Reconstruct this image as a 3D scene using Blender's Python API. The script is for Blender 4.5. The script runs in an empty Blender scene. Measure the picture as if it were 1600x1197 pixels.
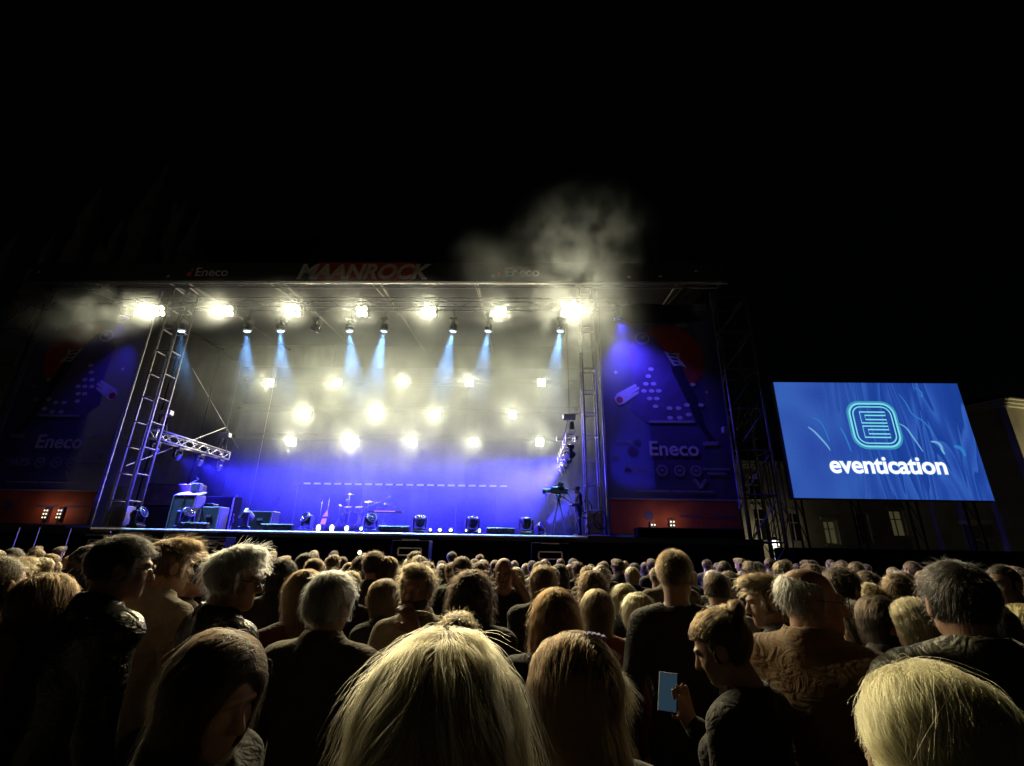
import bpy, bmesh, math, random
import numpy as np
from mathutils import Vector, Matrix, noise as mnoise

scene = bpy.context.scene
COL = scene.collection
rad = math.radians

# ------------------------------------------------------------------ camera
CAM = np.array([0.0, 0.0, 1.85])
FPX, PCX, PCY = 725.0, 800.0, 598.5          # focal length and centre on a 1600 px wide frame
_yaw, _pit, _roll = rad(1.8), math.atan(256.5 / 725.0), rad(1.03)
CF = np.array([-math.sin(_yaw) * math.cos(_pit), math.cos(_yaw) * math.cos(_pit), math.sin(_pit)])
_r0 = np.array([math.cos(_yaw), math.sin(_yaw), 0.0])
_u0 = np.cross(_r0, CF)
CR = _r0 * math.cos(_roll) + _u0 * math.sin(_roll)
CU = -_r0 * math.sin(_roll) + _u0 * math.cos(_roll)


def at(px, py, Y):
    """A sight line of the photograph followed to the depth Y (metres in front of the camera)."""
    d = CF + CR * (px - PCX) / FPX + CU * (PCY - py) / FPX
    return CAM + d * (Y / d[1])


cam_d = bpy.data.cameras.new('camera')
cam_d.sensor_width = 36.0
cam_d.lens = 36.0 * FPX / 1600.0
cam_d.clip_start, cam_d.clip_end = 0.05, 1000.0
cam = bpy.data.objects.new('camera', cam_d)
COL.objects.link(cam)
_m = Matrix(((CR[0], CU[0], -CF[0], CAM[0]), (CR[1], CU[1], -CF[1], CAM[1]), (CR[2], CU[2], -CF[2], CAM[2]), (0, 0, 0, 1)))
cam.matrix_world = _m
scene.camera = cam

# ------------------------------------------------------------------ night sky and added fill light
world = bpy.data.worlds.new('World')
scene.world = world
world.use_nodes = True
_nt = world.node_tree
_bg = _nt.nodes['Background']
_sky = _nt.nodes.new('ShaderNodeTexSky')
_sky.sky_type = 'NISHITA'
_sky.sun_disc = False
FILL_EL, FILL_AZ = rad(26), rad(205)
_sky.sun_elevation = FILL_EL
_sky.sun_rotation = FILL_AZ
_nt.links.new(_sky.outputs[0], _bg.inputs[0])
_bg.inputs[1].default_value = 0.00012
fill_d = bpy.data.lights.new('fill_sun_light', 'SUN')  # added faint warm fill from behind the camera, no real moon
fill_d.energy = 0.0045
fill_d.color = (1.0, 0.86, 0.70)
fill_d.angle = rad(0.5)
moon = bpy.data.objects.new('fill_sun_light', fill_d)
COL.objects.link(moon)
_dir = Vector((math.sin(FILL_AZ) * math.cos(FILL_EL), math.cos(FILL_AZ) * math.cos(FILL_EL), math.sin(FILL_EL)))
moon.rotation_euler = _dir.to_track_quat('Z', 'Y').to_euler()

vs = scene.view_settings
scene.display_settings.display_device = 'sRGB'
vs.view_transform = 'Standard'
vs.look = 'None'
vs.exposure = 0.0
vs.gamma = 1.0
vs.use_curve_mapping = False

cy = scene.cycles
cy.use_denoising = True
try:
    cy.denoiser = 'OPENIMAGEDENOISE'
except Exception:
    pass
cy.max_bounces = 4
cy.diffuse_bounces = 1
cy.glossy_bounces = 2
cy.transmission_bounces = 3
cy.volume_bounces = 0
cy.transparent_max_bounces = 8
cy.use_light_tree = True
cy.use_adaptive_sampling = False
cy.caustics_reflective = False
cy.caustics_refractive = False
cy.sample_clamp_indirect = 2.0
cy.volume_step_rate = 1.5
cy.volume_max_steps = 128
scene.cycles_curves.shape = 'RIBBONS'

# ------------------------------------------------------------------ helpers
MATS = {}


def mat(name, col=(0.5, 0.5, 0.5), rough=0.6, metal=0.0, vary=0.25, scale=8.0, bump=0.0, bscale=40.0, emit=None, estr=0.0,
        coat=0.0, sheen=0.0, stretch=None, fold=0.0, spec=None):
    """Principled material with mottled colour and fine relief from noise in object space."""
    if name in MATS:
        return MATS[name]
    m = bpy.data.materials.new(name)
    m.use_nodes = True
    nt = m.node_tree
    b = nt.nodes['Principled BSDF']
    b.inputs['Roughness'].default_value = rough
    b.inputs['Metallic'].default_value = metal
    b.inputs['Base Color'].default_value = (*col, 1)
    if spec is not None:
        b.inputs['Specular IOR Level'].default_value = spec
    if coat:
        b.inputs['Coat Weight'].default_value = coat
    if sheen:
        b.inputs['Sheen Weight'].default_value = sheen
    tc = nt.nodes.new('ShaderNodeTexCoord')
    src = tc.outputs['Object']
    if stretch:
        mp = nt.nodes.new('ShaderNodeMapping')
        mp.inputs['Scale'].default_value = stretch
        nt.links.new(src, mp.inputs[0])
        src = mp.outputs[0]
    if vary:
        n = nt.nodes.new('ShaderNodeTexNoise')
        n.inputs['Scale'].default_value = scale
        n.inputs['Detail'].default_value = 4
        nt.links.new(src, n.inputs['Vector'])
        r = nt.nodes.new('ShaderNodeValToRGB')
        r.color_ramp.elements[0].position = 0.3
        r.color_ramp.elements[1].position = 0.72
        r.color_ramp.elements[0].color = (*[c * (1 - vary) for c in col], 1)
        r.color_ramp.elements[1].color = (*[min(1, c * (1 + vary)) for c in col], 1)
        nt.links.new(n.outputs['Fac'], r.inputs[0])
        nt.links.new(r.outputs[0], b.inputs['Base Color'])
    if bump:
        n2 = nt.nodes.new('ShaderNodeTexNoise')
        n2.inputs['Scale'].default_value = bscale
        n2.inputs['Detail'].default_value = 3
        nt.links.new(src, n2.inputs['Vector'])
        bp = nt.nodes.new('ShaderNodeBump')
        bp.inputs['Strength'].default_value = bump
        bp.inputs['Distance'].default_value = 0.01
        nt.links.new(n2.outputs['Fac'], bp.inputs['Height'])
        nt.links.new(bp.outputs[0], b.inputs['Normal'])
        if fold:        # creases of cloth
            mp2 = nt.nodes.new('ShaderNodeMapping')
            mp2.inputs['Scale'].default_value = (1.0, 1.0, 1.6)
            nt.links.new(tc.outputs['Object'], mp2.inputs[0])
            n3 = nt.nodes.new('ShaderNodeTexNoise')
            n3.inputs['Scale'].default_value = 9.0
            n3.inputs['Detail'].default_value = 2.5
            n3.inputs['Distortion'].default_value = 1.6
            nt.links.new(mp2.outputs[0], n3.inputs['Vector'])
            ad = nt.nodes.new('ShaderNodeMath'); ad.operation = 'SUBTRACT'; ad.inputs[1].default_value = 0.5
            nt.links.new(n3.outputs['Fac'], ad.inputs[0])
            ab = nt.nodes.new('ShaderNodeMath'); ab.operation = 'ABSOLUTE'
            nt.links.new(ad.outputs[0], ab.inputs[0])
            b3 = nt.nodes.new('ShaderNodeBump')
            b3.inputs['Strength'].default_value = fold
            b3.inputs['Distance'].default_value = 0.09
            nt.links.new(ab.outputs[0], b3.inputs['Height'])
            nt.links.new(b3.outputs[0], bp.inputs['Normal'])
    if emit:
        b.inputs['Emission Color'].default_value = (*emit, 1)
        b.inputs['Emission Strength'].default_value = estr
        try:
            m.cycles.emission_sampling = 'NONE'
        except Exception:
            pass
    MATS[name] = m
    return m


def tag(o, label=None, cat=None, group=None, kind=None):
    if label:
        o['label'] = label
    if cat:
        o['category'] = cat
    if group:
        o['group'] = group
    if kind:
        o['kind'] = kind
    return o


def empty(name, loc=(0, 0, 0), rot=(0, 0, 0), label=None, cat=None, group=None):
    o = bpy.data.objects.new(name, None)
    o.empty_display_size = 0.1
    o.location = loc
    o.rotation_euler = rot
    COL.objects.link(o)
    return tag(o, label, cat, group)


class MB:
    """Collects simple shapes that together make ONE mesh object."""

    def __init__(self):
        self.bm = bmesh.new()

    def _xf(self, vs_, M):
        for v in vs_:
            v.co = M @ v.co

    def box(self, c, s, rot=None, bevel=0.0):
        r = bmesh.ops.create_cube(self.bm, size=1.0)
        vs_ = r['verts']
        M = Matrix.Translation(c) @ (rot.to_4x4() if rot is not None else Matrix()) @ Matrix.Diagonal((*s, 1))
        self._xf(vs_, M)
        if bevel:
            es = list({e for v in vs_ for e in v.link_edges})
            bmesh.ops.bevel(self.bm, geom=es, offset=bevel, segments=1, affect='EDGES', profile=0.5)
        return self

    def tube(self, a, b, r0, r1=None, n=10, caps=True):
        a, b = Vector(a), Vector(b)
        r1 = r0 if r1 is None else r1
        d = b - a
        q = d.to_track_quat('Z', 'Y').to_matrix().to_4x4()
        r = bmesh.ops.create_cone(self.bm, cap_ends=caps, segments=n, radius1=r0, radius2=r1, depth=d.length)
        self._xf(r['verts'], Matrix.Translation((a + b) / 2) @ q)
        return self

    def ball(self, c, s, n=12):
        s = (s, s, s) if isinstance(s, (int, float)) else s
        r = bmesh.ops.create_uvsphere(self.bm, u_segments=n, v_segments=max(6, n * 2 // 3), radius=1.0)
        self._xf(r['verts'], Matrix.Translation(c) @ Matrix.Diagonal((*s, 1)))
        return self

    def poly(self, pts, thick=None):
        """A flat outline, given as 3-D points; thick (a vector) makes it a prism."""
        vs_ = [self.bm.verts.new(p) for p in pts]
        f = self.bm.faces.new(vs_)
        if thick is not None:
            r = bmesh.ops.extrude_face_region(self.bm, geom=[f])
            for v in r['geom']:
                if isinstance(v, bmesh.types.BMVert):
                    v.co += Vector(thick)
        return self

    def path(self, pts, r, n=6):
        for p, q in zip(pts[:-1], pts[1:]):
            self.tube(p, q, r, n=n)
        return self

    def lathe(self, prof, c=(0, 0, 0), n=20, axis='Z', M=None, ring_only=False):
        rings = []
        for (rr, z) in prof:
            ring = []
            for k in range(n):
                t = 2 * math.pi * k / n
                p = Vector((rr * math.cos(t), rr * math.sin(t), z))
                if axis == 'Y':
                    p = Vector((p.x, p.z, p.y))
                if M is not None:
                    p = M @ p
                ring.append(self.bm.verts.new(p + Vector(c)))
            rings.append(ring)
        if ring_only:
            rings.append(rings[0])
        for r0, r1 in zip(rings[:-1], rings[1:]):
            for k in range(n):
                self.bm.faces.new((r0[k], r0[(k + 1) % n], r1[(k + 1) % n], r1[k]))
        if ring_only:
            return self
        self.bm.faces.new(rings[0][::-1])
        self.bm.faces.new(rings[-1])
        return self

    def data(self, name, m, smooth=False):
        bmesh.ops.recalc_face_normals(self.bm, faces=self.bm.faces)
        me = bpy.data.meshes.new(name)
        self.bm.to_mesh(me)
        self.bm.free()
        if m is not None:
            me.materials.append(m)
        if smooth:
            me.polygons.foreach_set('use_smooth', [True] * len(me.polygons))
        return me

    def build(self, name, m, parent=None, loc=(0, 0, 0), rot=(0, 0, 0), smooth=False):
        return put(name, self.data(name, m, smooth), parent, loc, rot)


def put(name, data, parent=None, loc=(0, 0, 0), rot=(0, 0, 0), scale=None):
    o = bpy.data.objects.new(name, data)
    o.location = loc
    o.rotation_euler = rot
    if scale is not None:
        o.scale = scale
    o.parent = parent
    COL.objects.link(o)
    return o


def copy_tree(o, parent=None):
    c = o.copy()
    COL.objects.link(c)
    c.parent = parent
    for ch in list(o.children):
        copy_tree(ch, c)
    return c


def text_mesh(s, size, extrude=0.004, offset=0.0, shear=0.0, spacing=1.0, align='CENTER'):
    cu = bpy.data.curves.new('lettering', 'FONT')
    cu.body = s
    cu.size = size
    cu.extrude = extrude
    cu.offset = offset
    cu.shear = shear
    cu.space_character = spacing
    cu.align_x = align
    cu.align_y = 'CENTER'
    cu.resolution_u = 4
    o = bpy.data.objects.new('lettering', cu)
    COL.objects.link(o)
    dg = bpy.context.evaluated_depsgraph_get()
    me = bpy.data.meshes.new_from_object(o.evaluated_get(dg))
    bpy.data.objects.remove(o)
    bpy.data.curves.remove(cu)
    return me


def letter(name, s, size, m, parent, loc, rot=(math.pi / 2, 0, 0), **k):
    me = text_mesh(s, size, **k)
    me.materials.clear()
    me.materials.append(m)
    return put(name, me, parent, loc, rot)


RND = random.Random(11)
# ------------------------------------------------------------------ materials of the place
M_ASPH = mat('setts_darkened_as_shade', (0.016, 0.016, 0.016), 0.8, bump=0.5, bscale=18)  # colour darkened in place of the crowd's shade, to cut bounce light
M_BLACK = mat('black_cloth', (0.006, 0.006, 0.007), 0.95, spec=0.03, bump=0.3, bscale=30)
M_BLACKP = mat('black_paint', (0.018, 0.018, 0.02), 0.5, bump=0.15, bscale=60)
M_DECK = mat('stage_deck', (0.03, 0.03, 0.032), 0.45, bump=0.2)
M_ALU = mat('aluminium', (0.62, 0.62, 0.64), 0.32, 0.9, vary=0.15, scale=20)
M_ALUD = mat('dull_aluminium', (0.30, 0.30, 0.32), 0.5, 0.7, vary=0.2)
M_STEEL = mat('galvanised_steel', (0.12, 0.12, 0.13), 0.55, 0.6, vary=0.3)
M_CHROME = mat('chrome', (0.8, 0.8, 0.82), 0.15, 1.0, vary=0)
M_ROOF = mat('roof_tarpaulin', (0.014, 0.014, 0.017), 0.8, spec=0.08, bump=0.3, bscale=6)
M_BACK = mat('backdrop_cloth', (0.05, 0.05, 0.11), 0.9, spec=0.05, bump=0.3, bscale=4)
M_WARM = mat('lit_lamp_glass', (0.9, 0.85, 0.7), 0.3, vary=0, emit=(1.0, 0.84, 0.42), estr=12.0)
M_BLUEL = mat('lit_blue_lens', (0.3, 0.5, 0.9), 0.3, vary=0, emit=(0.55, 0.80, 1.0), estr=6.0)
M_BLUED = mat('blue_lens', (0.05, 0.06, 0.5), 0.2, vary=0, emit=(0.03, 0.03, 0.9), estr=0.6)
M_WHITEL = mat('lit_white_lens', (0.8, 0.85, 1.0), 0.3, vary=0, emit=(0.85, 0.92, 1.0), estr=5.0)
M_LENS = mat('dark_lens', (0.02, 0.02, 0.03), 0.08, vary=0, coat=1.0)

# ------------------------------------------------------------------ ground
g = MB()
g.poly([(-220, -120, 0), (220, -120, 0), (220, 320, 0), (-220, 320, 0)])
tag(g.build('ground', M_ASPH), 'dark stone paving of the square under the crowd', 'ground', kind='structure')

SX0, SX1, SF, SB, SZ = -20.2, 7.7, 16.0, 26.0, 2.22       # stage: left, right, front, back, floor height
SC = -6.25                                              # middle of the stage opening

stage = empty('stage', (SC, 21, 0), label='raised black stage platform with bright metal front edge', cat='stage')


def loc_in(o, p):
    return Vector(p) - o.location


d = MB(); d.box((0, 0, SZ - 0.09), (SX1 - SX0, SB - SF, 0.18)); d.build('deck', M_DECK, stage)
d = MB(); d.tube((-8.3, SF - 21 - 0.03, SZ - 0.03), (8.3, SF - 21 - 0.03, SZ - 0.03), 0.045, n=16); d.build('edge_trim', mat('matt_aluminium', (0.6, 0.6, 0.62), 0.55, 0.3, vary=.15), stage, smooth=True)
# the cloth skirt, one hanging panel after another
n_p = 14
wpan = (SX1 - SX0) / n_p
sk = MB()
seg = 16
for i in range(seg + 1):
    pass
bm = sk.bm
cols = []
for i in range(25):
    x = -wpan / 2 + wpan * i / 24
    y = 0.025 * math.sin(i * 1.9) + 0.012 * math.sin(i * 4.1 + 1)
    cols.append([bm.verts.new((x, y * (1 - zz * 0.4), -1.0 + zz * 1.0)) for zz in (-1.03, 0, 0.5, 1.0)])
for a_, b_ in zip(cols[:-1], cols[1:]):
    for k in range(3):
        bm.faces.new((a_[k], b_[k], b_[k + 1], a_[k + 1]))
skd = sk.data('skirt_panel', M_BLACK, True)
for i in range(n_p):
    put('skirt_panel', skd, stage, (SX0 - SC + wpan * (i + 0.5), SF - 21 + 0.05, SZ - 0.17))
for x in (-12.5, -8, -4, 0, 4, 8, 12):
    for y in (-4.2, 0, 4.2):
        l = MB(); l.tube((x, y, 0), (x, y, SZ - 0.18), 0.03); l.build('leg', M_STEEL, stage)

# ------------------------------------------------------------------ truss builder: chords and every rung / diagonal are parts


def truss(name, a, b, w, h, step, label, cat='truss', group=None, r=0.025, lace='diag', m=None, m2=None, faces=('y-', 'y+', 'z+', 'z-')):
    """Box truss from a to b, w wide, h deep, chords along the axis; lacing pieces share one mesh per length."""
    m = m or M_ALUD
    a, b = Vector(a), Vector(b)
    d_ = b - a
    L = d_.length
    q = d_.to_track_quat('X', 'Z').to_matrix()
    root = empty(name, a, q.to_euler(), label, cat, group)
    ch = MB(); ch.tube((0, 0, 0), (L, 0, 0), r, n=8)
    cd = ch.data('chord', m, True)
    for sy in (-1, 1):
        for sz in (-1, 1):
            put('chord', cd, root, (0, sy * w / 2, sz * h / 2))
    n = max(1, round(L / step))
    st = L / n
    rr = r * 0.6
    cache = {}

    def piece(p, q_):
        key = tuple(round(x, 4) for x in (Vector(q_) - Vector(p)))
        if key not in cache:
            t = MB(); t.tube((0, 0, 0), key, rr, n=6, caps=False)
            cache[key] = t.data('rung', m2 or m, True)
        put('rung', cache[key], root, p)
    for i in range(n + 1):
        x = i * st
        if lace == 'ladder' or i in (0, n):
            for s in (-1, 1):
                piece((x, s * w / 2, -h / 2), (x, s * w / 2, h / 2))
                piece((x, -w / 2, s * h / 2), (x, w / 2, s * h / 2))
        if lace == 'diag' and i < n:
            s0 = 1 if i % 2 else -1
            if 'y-' in faces:
                piece((x, -w / 2, -s0 * h / 2), (x + st, -w / 2, s0 * h / 2))
            if 'y+' in faces:
                piece((x, w / 2, -s0 * h / 2), (x + st, w / 2, s0 * h / 2))
            if 'z-' in faces:
                piece((x, -s0 * w / 2, -h / 2), (x + st, s0 * w / 2, -h / 2))
            if 'z+' in faces:
                piece((x, -s0 * w / 2, h / 2), (x + st, s0 * w / 2, h / 2))
    return root


# towers that carry the roof
tL = truss('truss_tower', (-14.45, 16.95, SZ), (-14.45, 16.95, 11.9), 0.62, 0.62, 0.95,
           'tall ladder-like metal truss tower leaning over the keyboards beside the dark banner', r=0.045, lace='ladder', m=M_ALUD)
tR = truss('truss_tower', (2.42, 16.95, SZ), (2.42, 16.95, 11.9), 0.5, 0.5, 0.85,
           'tall ladder-like metal truss tower beside the camera operator', r=0.04, lace='ladder', m=M_ALUD)
for root, x in ((tL, -14.45), (tR, 2.42)):
    f = MB(); f.box((0.03, 0, 0), (0.06, 0.95, 0.95), bevel=0.01); f.build('base_plate', M_STEEL, root)
    s_ = MB(); s_.box((0.45, 0, 0), (0.7, 0.5, 0.5), bevel=0.02); s_.build('sleeve_block', M_ALUD, root)

# ------------------------------------------------------------------ roof
roof = empty('stage_roof', (SC, 21, 11.6), label='dark tarpaulin stage roof over the lighting rig', cat='roof')
r_ = MB()
W2 = (SX1 - SX0) / 2
r_.poly([(-W2 - .25, -4.95, 1.02), (W2 + .25, -4.95, 1.02), (W2 + .25, 5.2, 1.9), (-W2 - .25, 5.2, 1.9)], (0, 0, 0.06))
r_.build('tarpaulin', M_ROOF, roof)
f = MB(); f.box((0, -5.02, 0.085), (W2 * 2 + .3, 0.05, 0.05), bevel=0.01); f.build('edge_profile', M_ALU, roof)
for x in (-12.6, -8.4, -4.2, 0, 4.2, 8.4, 12.6):
    bmn = MB(); bmn.tube((x, -4.9, 0.72), (x, 5.1, 1.55), 0.05); bmn.build('rafter', M_BLACKP, roof)
    br = MB(); br.tube((x, -4.9, 0.2), (x, -0.8, 0.95), 0.03); br.build('brace', M_BLACKP, roof)
truss('roof_truss', (SX0, 16.35, 12.15), (SX1, 16.35, 12.15), 0.45, 0.6, 1.3, 'long dark roof truss behind the header banner', r=0.03, m=M_STEEL, faces=('y-', 'z-'))

header = empty('header_banner', (SC, 15.93, 11.72), label='long black header banner lettered across the top of the stage roof', cat='banner')
M_HEAD = mat('header_print', (0.022, 0.022, 0.026), 0.75, bump=0.15, bscale=3)
M_LETT = mat('white_print', (0.82, 0.80, 0.78), 0.7, vary=0.15)
M_LETTC = mat('cream_print', (0.80, 0.74, 0.66), 0.7, vary=0.2, scale=3)
M_RED = mat('red_print', (0.55, 0.075, 0.035), 0.7, vary=0.2)
h = MB()
h.box((0, 0.01, 0.46), (W2 * 2 + .3, 0.02, 0.86)); h.build('sheet', M_HEAD, header)
rb = MB(); rb.poly([(-2.4, -0.004, 0.06), (1.7, -0.004, 0.06), (1.85, -0.004, 0.89), (-2.2, -0.004, 0.89)], (0, -0.003, 0)); rb.build('red_panel', M_RED, header)
letter('lettering', 'MAANROCK', 0.93, M_LETTC, header, (-0.38, -0.014, 0.43), extrude=0.003, offset=0.036, shear=0.26, spacing=0.98)
for px_ in (330, 816):
    X = at(px_, 426, 15.9)[0] - SC
    letter('lettering', 'Eneco', 0.56, M_LETT, header, (X, -0.008, 0.43), extrude=0.003, offset=0.008)
    b = MB()
    b.ball((X - 0.92, -0.004, 0.36), (0.11, 0.004, 0.11), 14)
    b.ball((X - 0.83, -0.004, 0.55), (0.07, 0.004, 0.07), 14)
    b.build('emblem', M_RED, header)
for px_, py_ in ((1088, 424), (983, 433), (1032, 432), (262, 432), (770, 432), (60, 425)):
    p = at(px_, py_, 15.9)
    s = MB()
    s.poly([(p[0] - SC - .09, -0.004, p[2] - 11.72), (p[0] - SC, -0.004, p[2] - 11.72 - .03), (p[0] - SC + .09, -0.004, p[2] - 11.72), (p[0] - SC, -0.004, p[2] - 11.72 + .1)], (0, -0.002, 0))
    s.build('star_mark', M_LETT, header)

# ------------------------------------------------------------------ back and side cloths
bd = empty('backdrop_curtain', (SC, 25.6, SZ), label='wide hanging backdrop cloth closing the rear of the stage', cat='curtain')
for i in range(8):
    c = MB()
    w = 2.9
    for a_ in range(21):
        x0 = -w / 2 + w * a_ / 20
        c.bm.verts.new((x0, 0.02 * math.sin(a_ * 1.25 + i), 0)); c.bm.verts.new((x0, 0.02 * math.sin(a_ * 1.25 + i + .4), 9.6))
    c.bm.verts.ensure_lookup_table()
    for a_ in range(20):
        v = c.bm.verts
        c.bm.faces.new((v[2 * a_], v[2 * a_ + 2], v[2 * a_ + 3], v[2 * a_ + 1]))
    c.build('cloth_panel', M_BACK, bd, (-11.6 + 2.9 * (i + .5), 0.03 * (i % 2), 0), smooth=True)
for sx, lab in ((-16.6, 'tall black wing curtain behind the keyboards side of the stage'), (4.2, 'tall black wing curtain behind the camera side of the stage')):
    wc = empty('wing_curtain', (sx, 21.4, SZ), label=lab, cat='curtain')
    for i in range(3):
        c = MB()
        for a_ in range(21):
            y0 = -1.4 + 2.8 * a_ / 20
            c.bm.verts.new((0.02 * math.sin(a_ * 1.4 + i), y0, 0)); c.bm.verts.new((0.02 * math.sin(a_ * 1.4 + i), y0, 9.4))
        c.bm.verts.ensure_lookup_table()
        for a_ in range(20):
            v = c.bm.verts
            c.bm.faces.new((v[2 * a_], v[2 * a_ + 2], v[2 * a_ + 3], v[2 * a_ + 1]))
        c.build('cloth_panel', M_BLACK, wc, (0.03 * i, -2.9 + 2.85 * i, 0), smooth=True)

# ------------------------------------------------------------------ lighting trusses
truss('lighting_truss', (-16.1, 16.42, 10.98), (3.7, 16.42, 10.98), 0.3, 0.4, 0.8, 'front lighting truss carrying the top row of blinders', r=0.03, m=M_STEEL, faces=('y-', 'z-'))
truss('lighting_truss', (-16.3, 24.6, 10.55), (2.9, 24.6, 10.55), 0.3, 0.3, 1.2, 'rear lighting truss holding the highest rear row of blinders', r=0.025, m=M_BLACKP, faces=('y-',))
truss('lighting_truss', (-16.3, 24.6, 8.95), (2.9, 24.6, 8.95), 0.3, 0.3, 1.2, 'rear lighting truss holding the middle rear row of blinders', r=0.025, m=M_BLACKP, faces=('y-',))
truss('lighting_truss', (-16.3, 24.6, 7.35), (2.9, 24.6, 7.35), 0.3, 0.3, 1.2, 'rear lighting truss holding the lowest rear row of blinders', r=0.025, m=M_BLACKP, faces=('y-',))

# ------------------------------------------------------------------ blinders: four lamps in a square housing
BL = dict(size=0.46)


def blinder_parts():
    b = MB()
    b.box((0, 0.11, 0), (0.46, 0.2, 0.46), bevel=0.02)
    hd = b.data('housing', M_BLACKP)
    b = MB()
    b.lathe([(0.085, 0.0), (0.098, -0.02), (0.06, -0.012)], n=16, axis='Y')
    ld = b.data('lamp', M_WARM, True)
    b = MB()
    b.lathe([(0.100, 0.004), (0.109, 0.004), (0.109, -0.03), (0.100, -0.03)], n=16, axis='Y', ring_only=True)
    rd = b.data('rim', M_ALUD, True)
    b = MB()
    b.box((-0.26, 0.1, 0.12), (0.02, 0.05, 0.34)); b.box((0.26, 0.1, 0.12), (0.02, 0.05, 0.34)); b.box((0, 0.1, 0.30), (0.54, 0.05, 0.02)); b.tube((0, 0.1, 0.3), (0, 0.1, 0.42), 0.02)
    yd = b.data('yoke', M_BLACKP)
    return hd, ld, rd, yd


_bp = blinder_parts()
_bl_light = bpy.data.lights.new('lamp_light', 'SPOT')
_bl_light.energy = 2800
_bl_light.color = (1.0, 0.84, 0.48)
_bl_light.spot_size = rad(134)
_bl_light.spot_blend = 0.45
_bl_light.shadow_soft_size = 0.16

REAR_W = _bl_light.copy()
REAR_W.energy = 700
REAR_W.color = (1.0, 0.87, 0.50)
REAR_W.spot_size = rad(160)


def blinder(p, label, group, tilt=0.0, yaw=0.0, k=1.0, power=None):
    root = empty('blinder_light', p, (tilt, 0, yaw), label, 'stage light', group)
    put('housing', _bp[0], root)
    put('yoke', _bp[3], root)
    for sx in (-1, 1):
        for sz in (-1, 1):
            l = put('lamp', _bp[1], root, (sx * 0.108, -0.012, sz * 0.108))
            put('rim', _bp[2], l, (0, 0, 0))
    ld = _bl_light
    if power is not None:
        ld = power
    lo = bpy.data.objects.new('lamp_light', ld)
    lo.location = (0, -0.24, 0)
    lo.rotation_euler = (rad(90), 0, 0)      # a spot shines along -Z: turn it to -Y (towards the crowd)
    lo.rotation_euler = (rad(-90), 0, 0)
    lo.parent = root
    COL.objects.link(lo)
    return root


LAMPS = []
B1 = [(250, 486), (357, 486), (462, 486), (566, 486), (673, 487), (782, 488), (888, 488)]
ORD = ['first', 'second', 'third', 'fourth', 'fifth', 'sixth', 'seventh']
for i, (x, y) in enumerate(B1):
    p = at(x, y, 16.2)
    p[2] = 10.54
    blinder(p, '%s glowing blinder along the top row counted from the tall truss tower by the keyboards' % ORD[i], 'blinders on the front truss', tilt=rad(30)); LAMPS.append((p, 0))
for row, zz, nm, pts in ((598, 10.25, 'highest', [423, 528, 630, 733, 846]), (648, 8.6, 'middle', [480, 594, 682, 801]), (691, 6.95, 'lowest', [457, 552, 645, 741, 843])):
    for i, x in enumerate(pts):
        p = at(x, row, 24.2)
        blinder(p, '%s blinder in the %s rear row counted from the keyboards' % (ORD[i], nm), 'blinders on the rear trusses', tilt=rad(10), power=REAR_W); LAMPS.append((p, 1))

# ------------------------------------------------------------------ moving-head lamps


def mover_data():
    b = MB(); b.box((0, 0, 0.06), (0.36, 0.30, 0.12), bevel=0.02); base = b.data('base', M_BLACKP)
    b = MB()
    b.box((-0.2, 0, 0.30), (0.05, 0.14, 0.38), bevel=0.015); b.box((0.2, 0, 0.30), (0.05, 0.14, 0.38), bevel=0.015); b.box((0, 0, 0.145), (0.42, 0.16, 0.05), bevel=0.01)
    yoke = b.data('yoke', M_BLACKP)
    b = MB()
    b.lathe([(0.07, -0.20), (0.13, -0.15), (0.15, -0.02), (0.145, 0.10), (0.135, 0.15), (0.125, 0.15), (0.12, 0.12)], n=18, axis='Z')
    b.tube((-0.2, 0, 0), (0.2, 0, 0), 0.03)
    head = b.data('lamp_head', M_BLACKP, True)
    b = MB(); b.lathe([(0.122, 0.130), (0.08, 0.145), (0.02, 0.152)], n=18); lens = {}
    lens['dark'] = b.data('lens', M_LENS, True)
    b = MB(); b.lathe([(0.122, 0.130), (0.08, 0.145), (0.02, 0.152)], n=18)
    lens['lit'] = b.data('lens', M_BLUEL, True)
    b = MB(); b.lathe([(0.122, 0.130), (0.08, 0.145), (0.02, 0.152)], n=18)
    lens['blue'] = b.data('lens', M_BLUED, True)
    b = MB()
    b.lathe([(0.151, 0.085), (0.158, 0.085), (0.158, 0.13), (0.151, 0.13)], n=18, ring_only=True)
    ring = b.data('bezel', M_ALU, True)
    return base, yoke, head, lens, ring


_mv = mover_data()


def mover(p, label, group, hang=False, tilt=0.0, yaw=0.0, lens='dark', light=None, s=1.0):
    """Head tilt 0 = straight up from the base; hanging fixtures are the same thing turned over."""
    root = empty('moving_head_light', p, (math.pi if hang else 0, 0, yaw), label, 'stage light', group)
    root.scale = (s, s, s)
    put('base', _mv[0], root)
    put('yoke', _mv[1], root)
    hd = put('lamp_head', _mv[2], root, (0, 0, 0.40), (tilt, 0, 0))
    put('lens', _mv[3][lens], hd)
    put('bezel', _mv[4], hd)
    if light is not None:
        lo = bpy.data.objects.new('lamp_light', light)
        lo.parent = root
        lo.location = (0, -math.sin(tilt) * 0.17, 0.40 + math.cos(tilt) * 0.17)
        lo.rotation_euler = (math.pi + tilt, 0, 0)
        COL.objects.link(lo)
    return root


def spot_data(energy, col, size, blend=0.3, soft=0.08):
    l = bpy.data.lights.new('lamp_light', 'SPOT')
    l.energy = energy; l.color = col; l.spot_size = rad(size); l.spot_blend = blend; l.shadow_soft_size = soft
    return l


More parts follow.
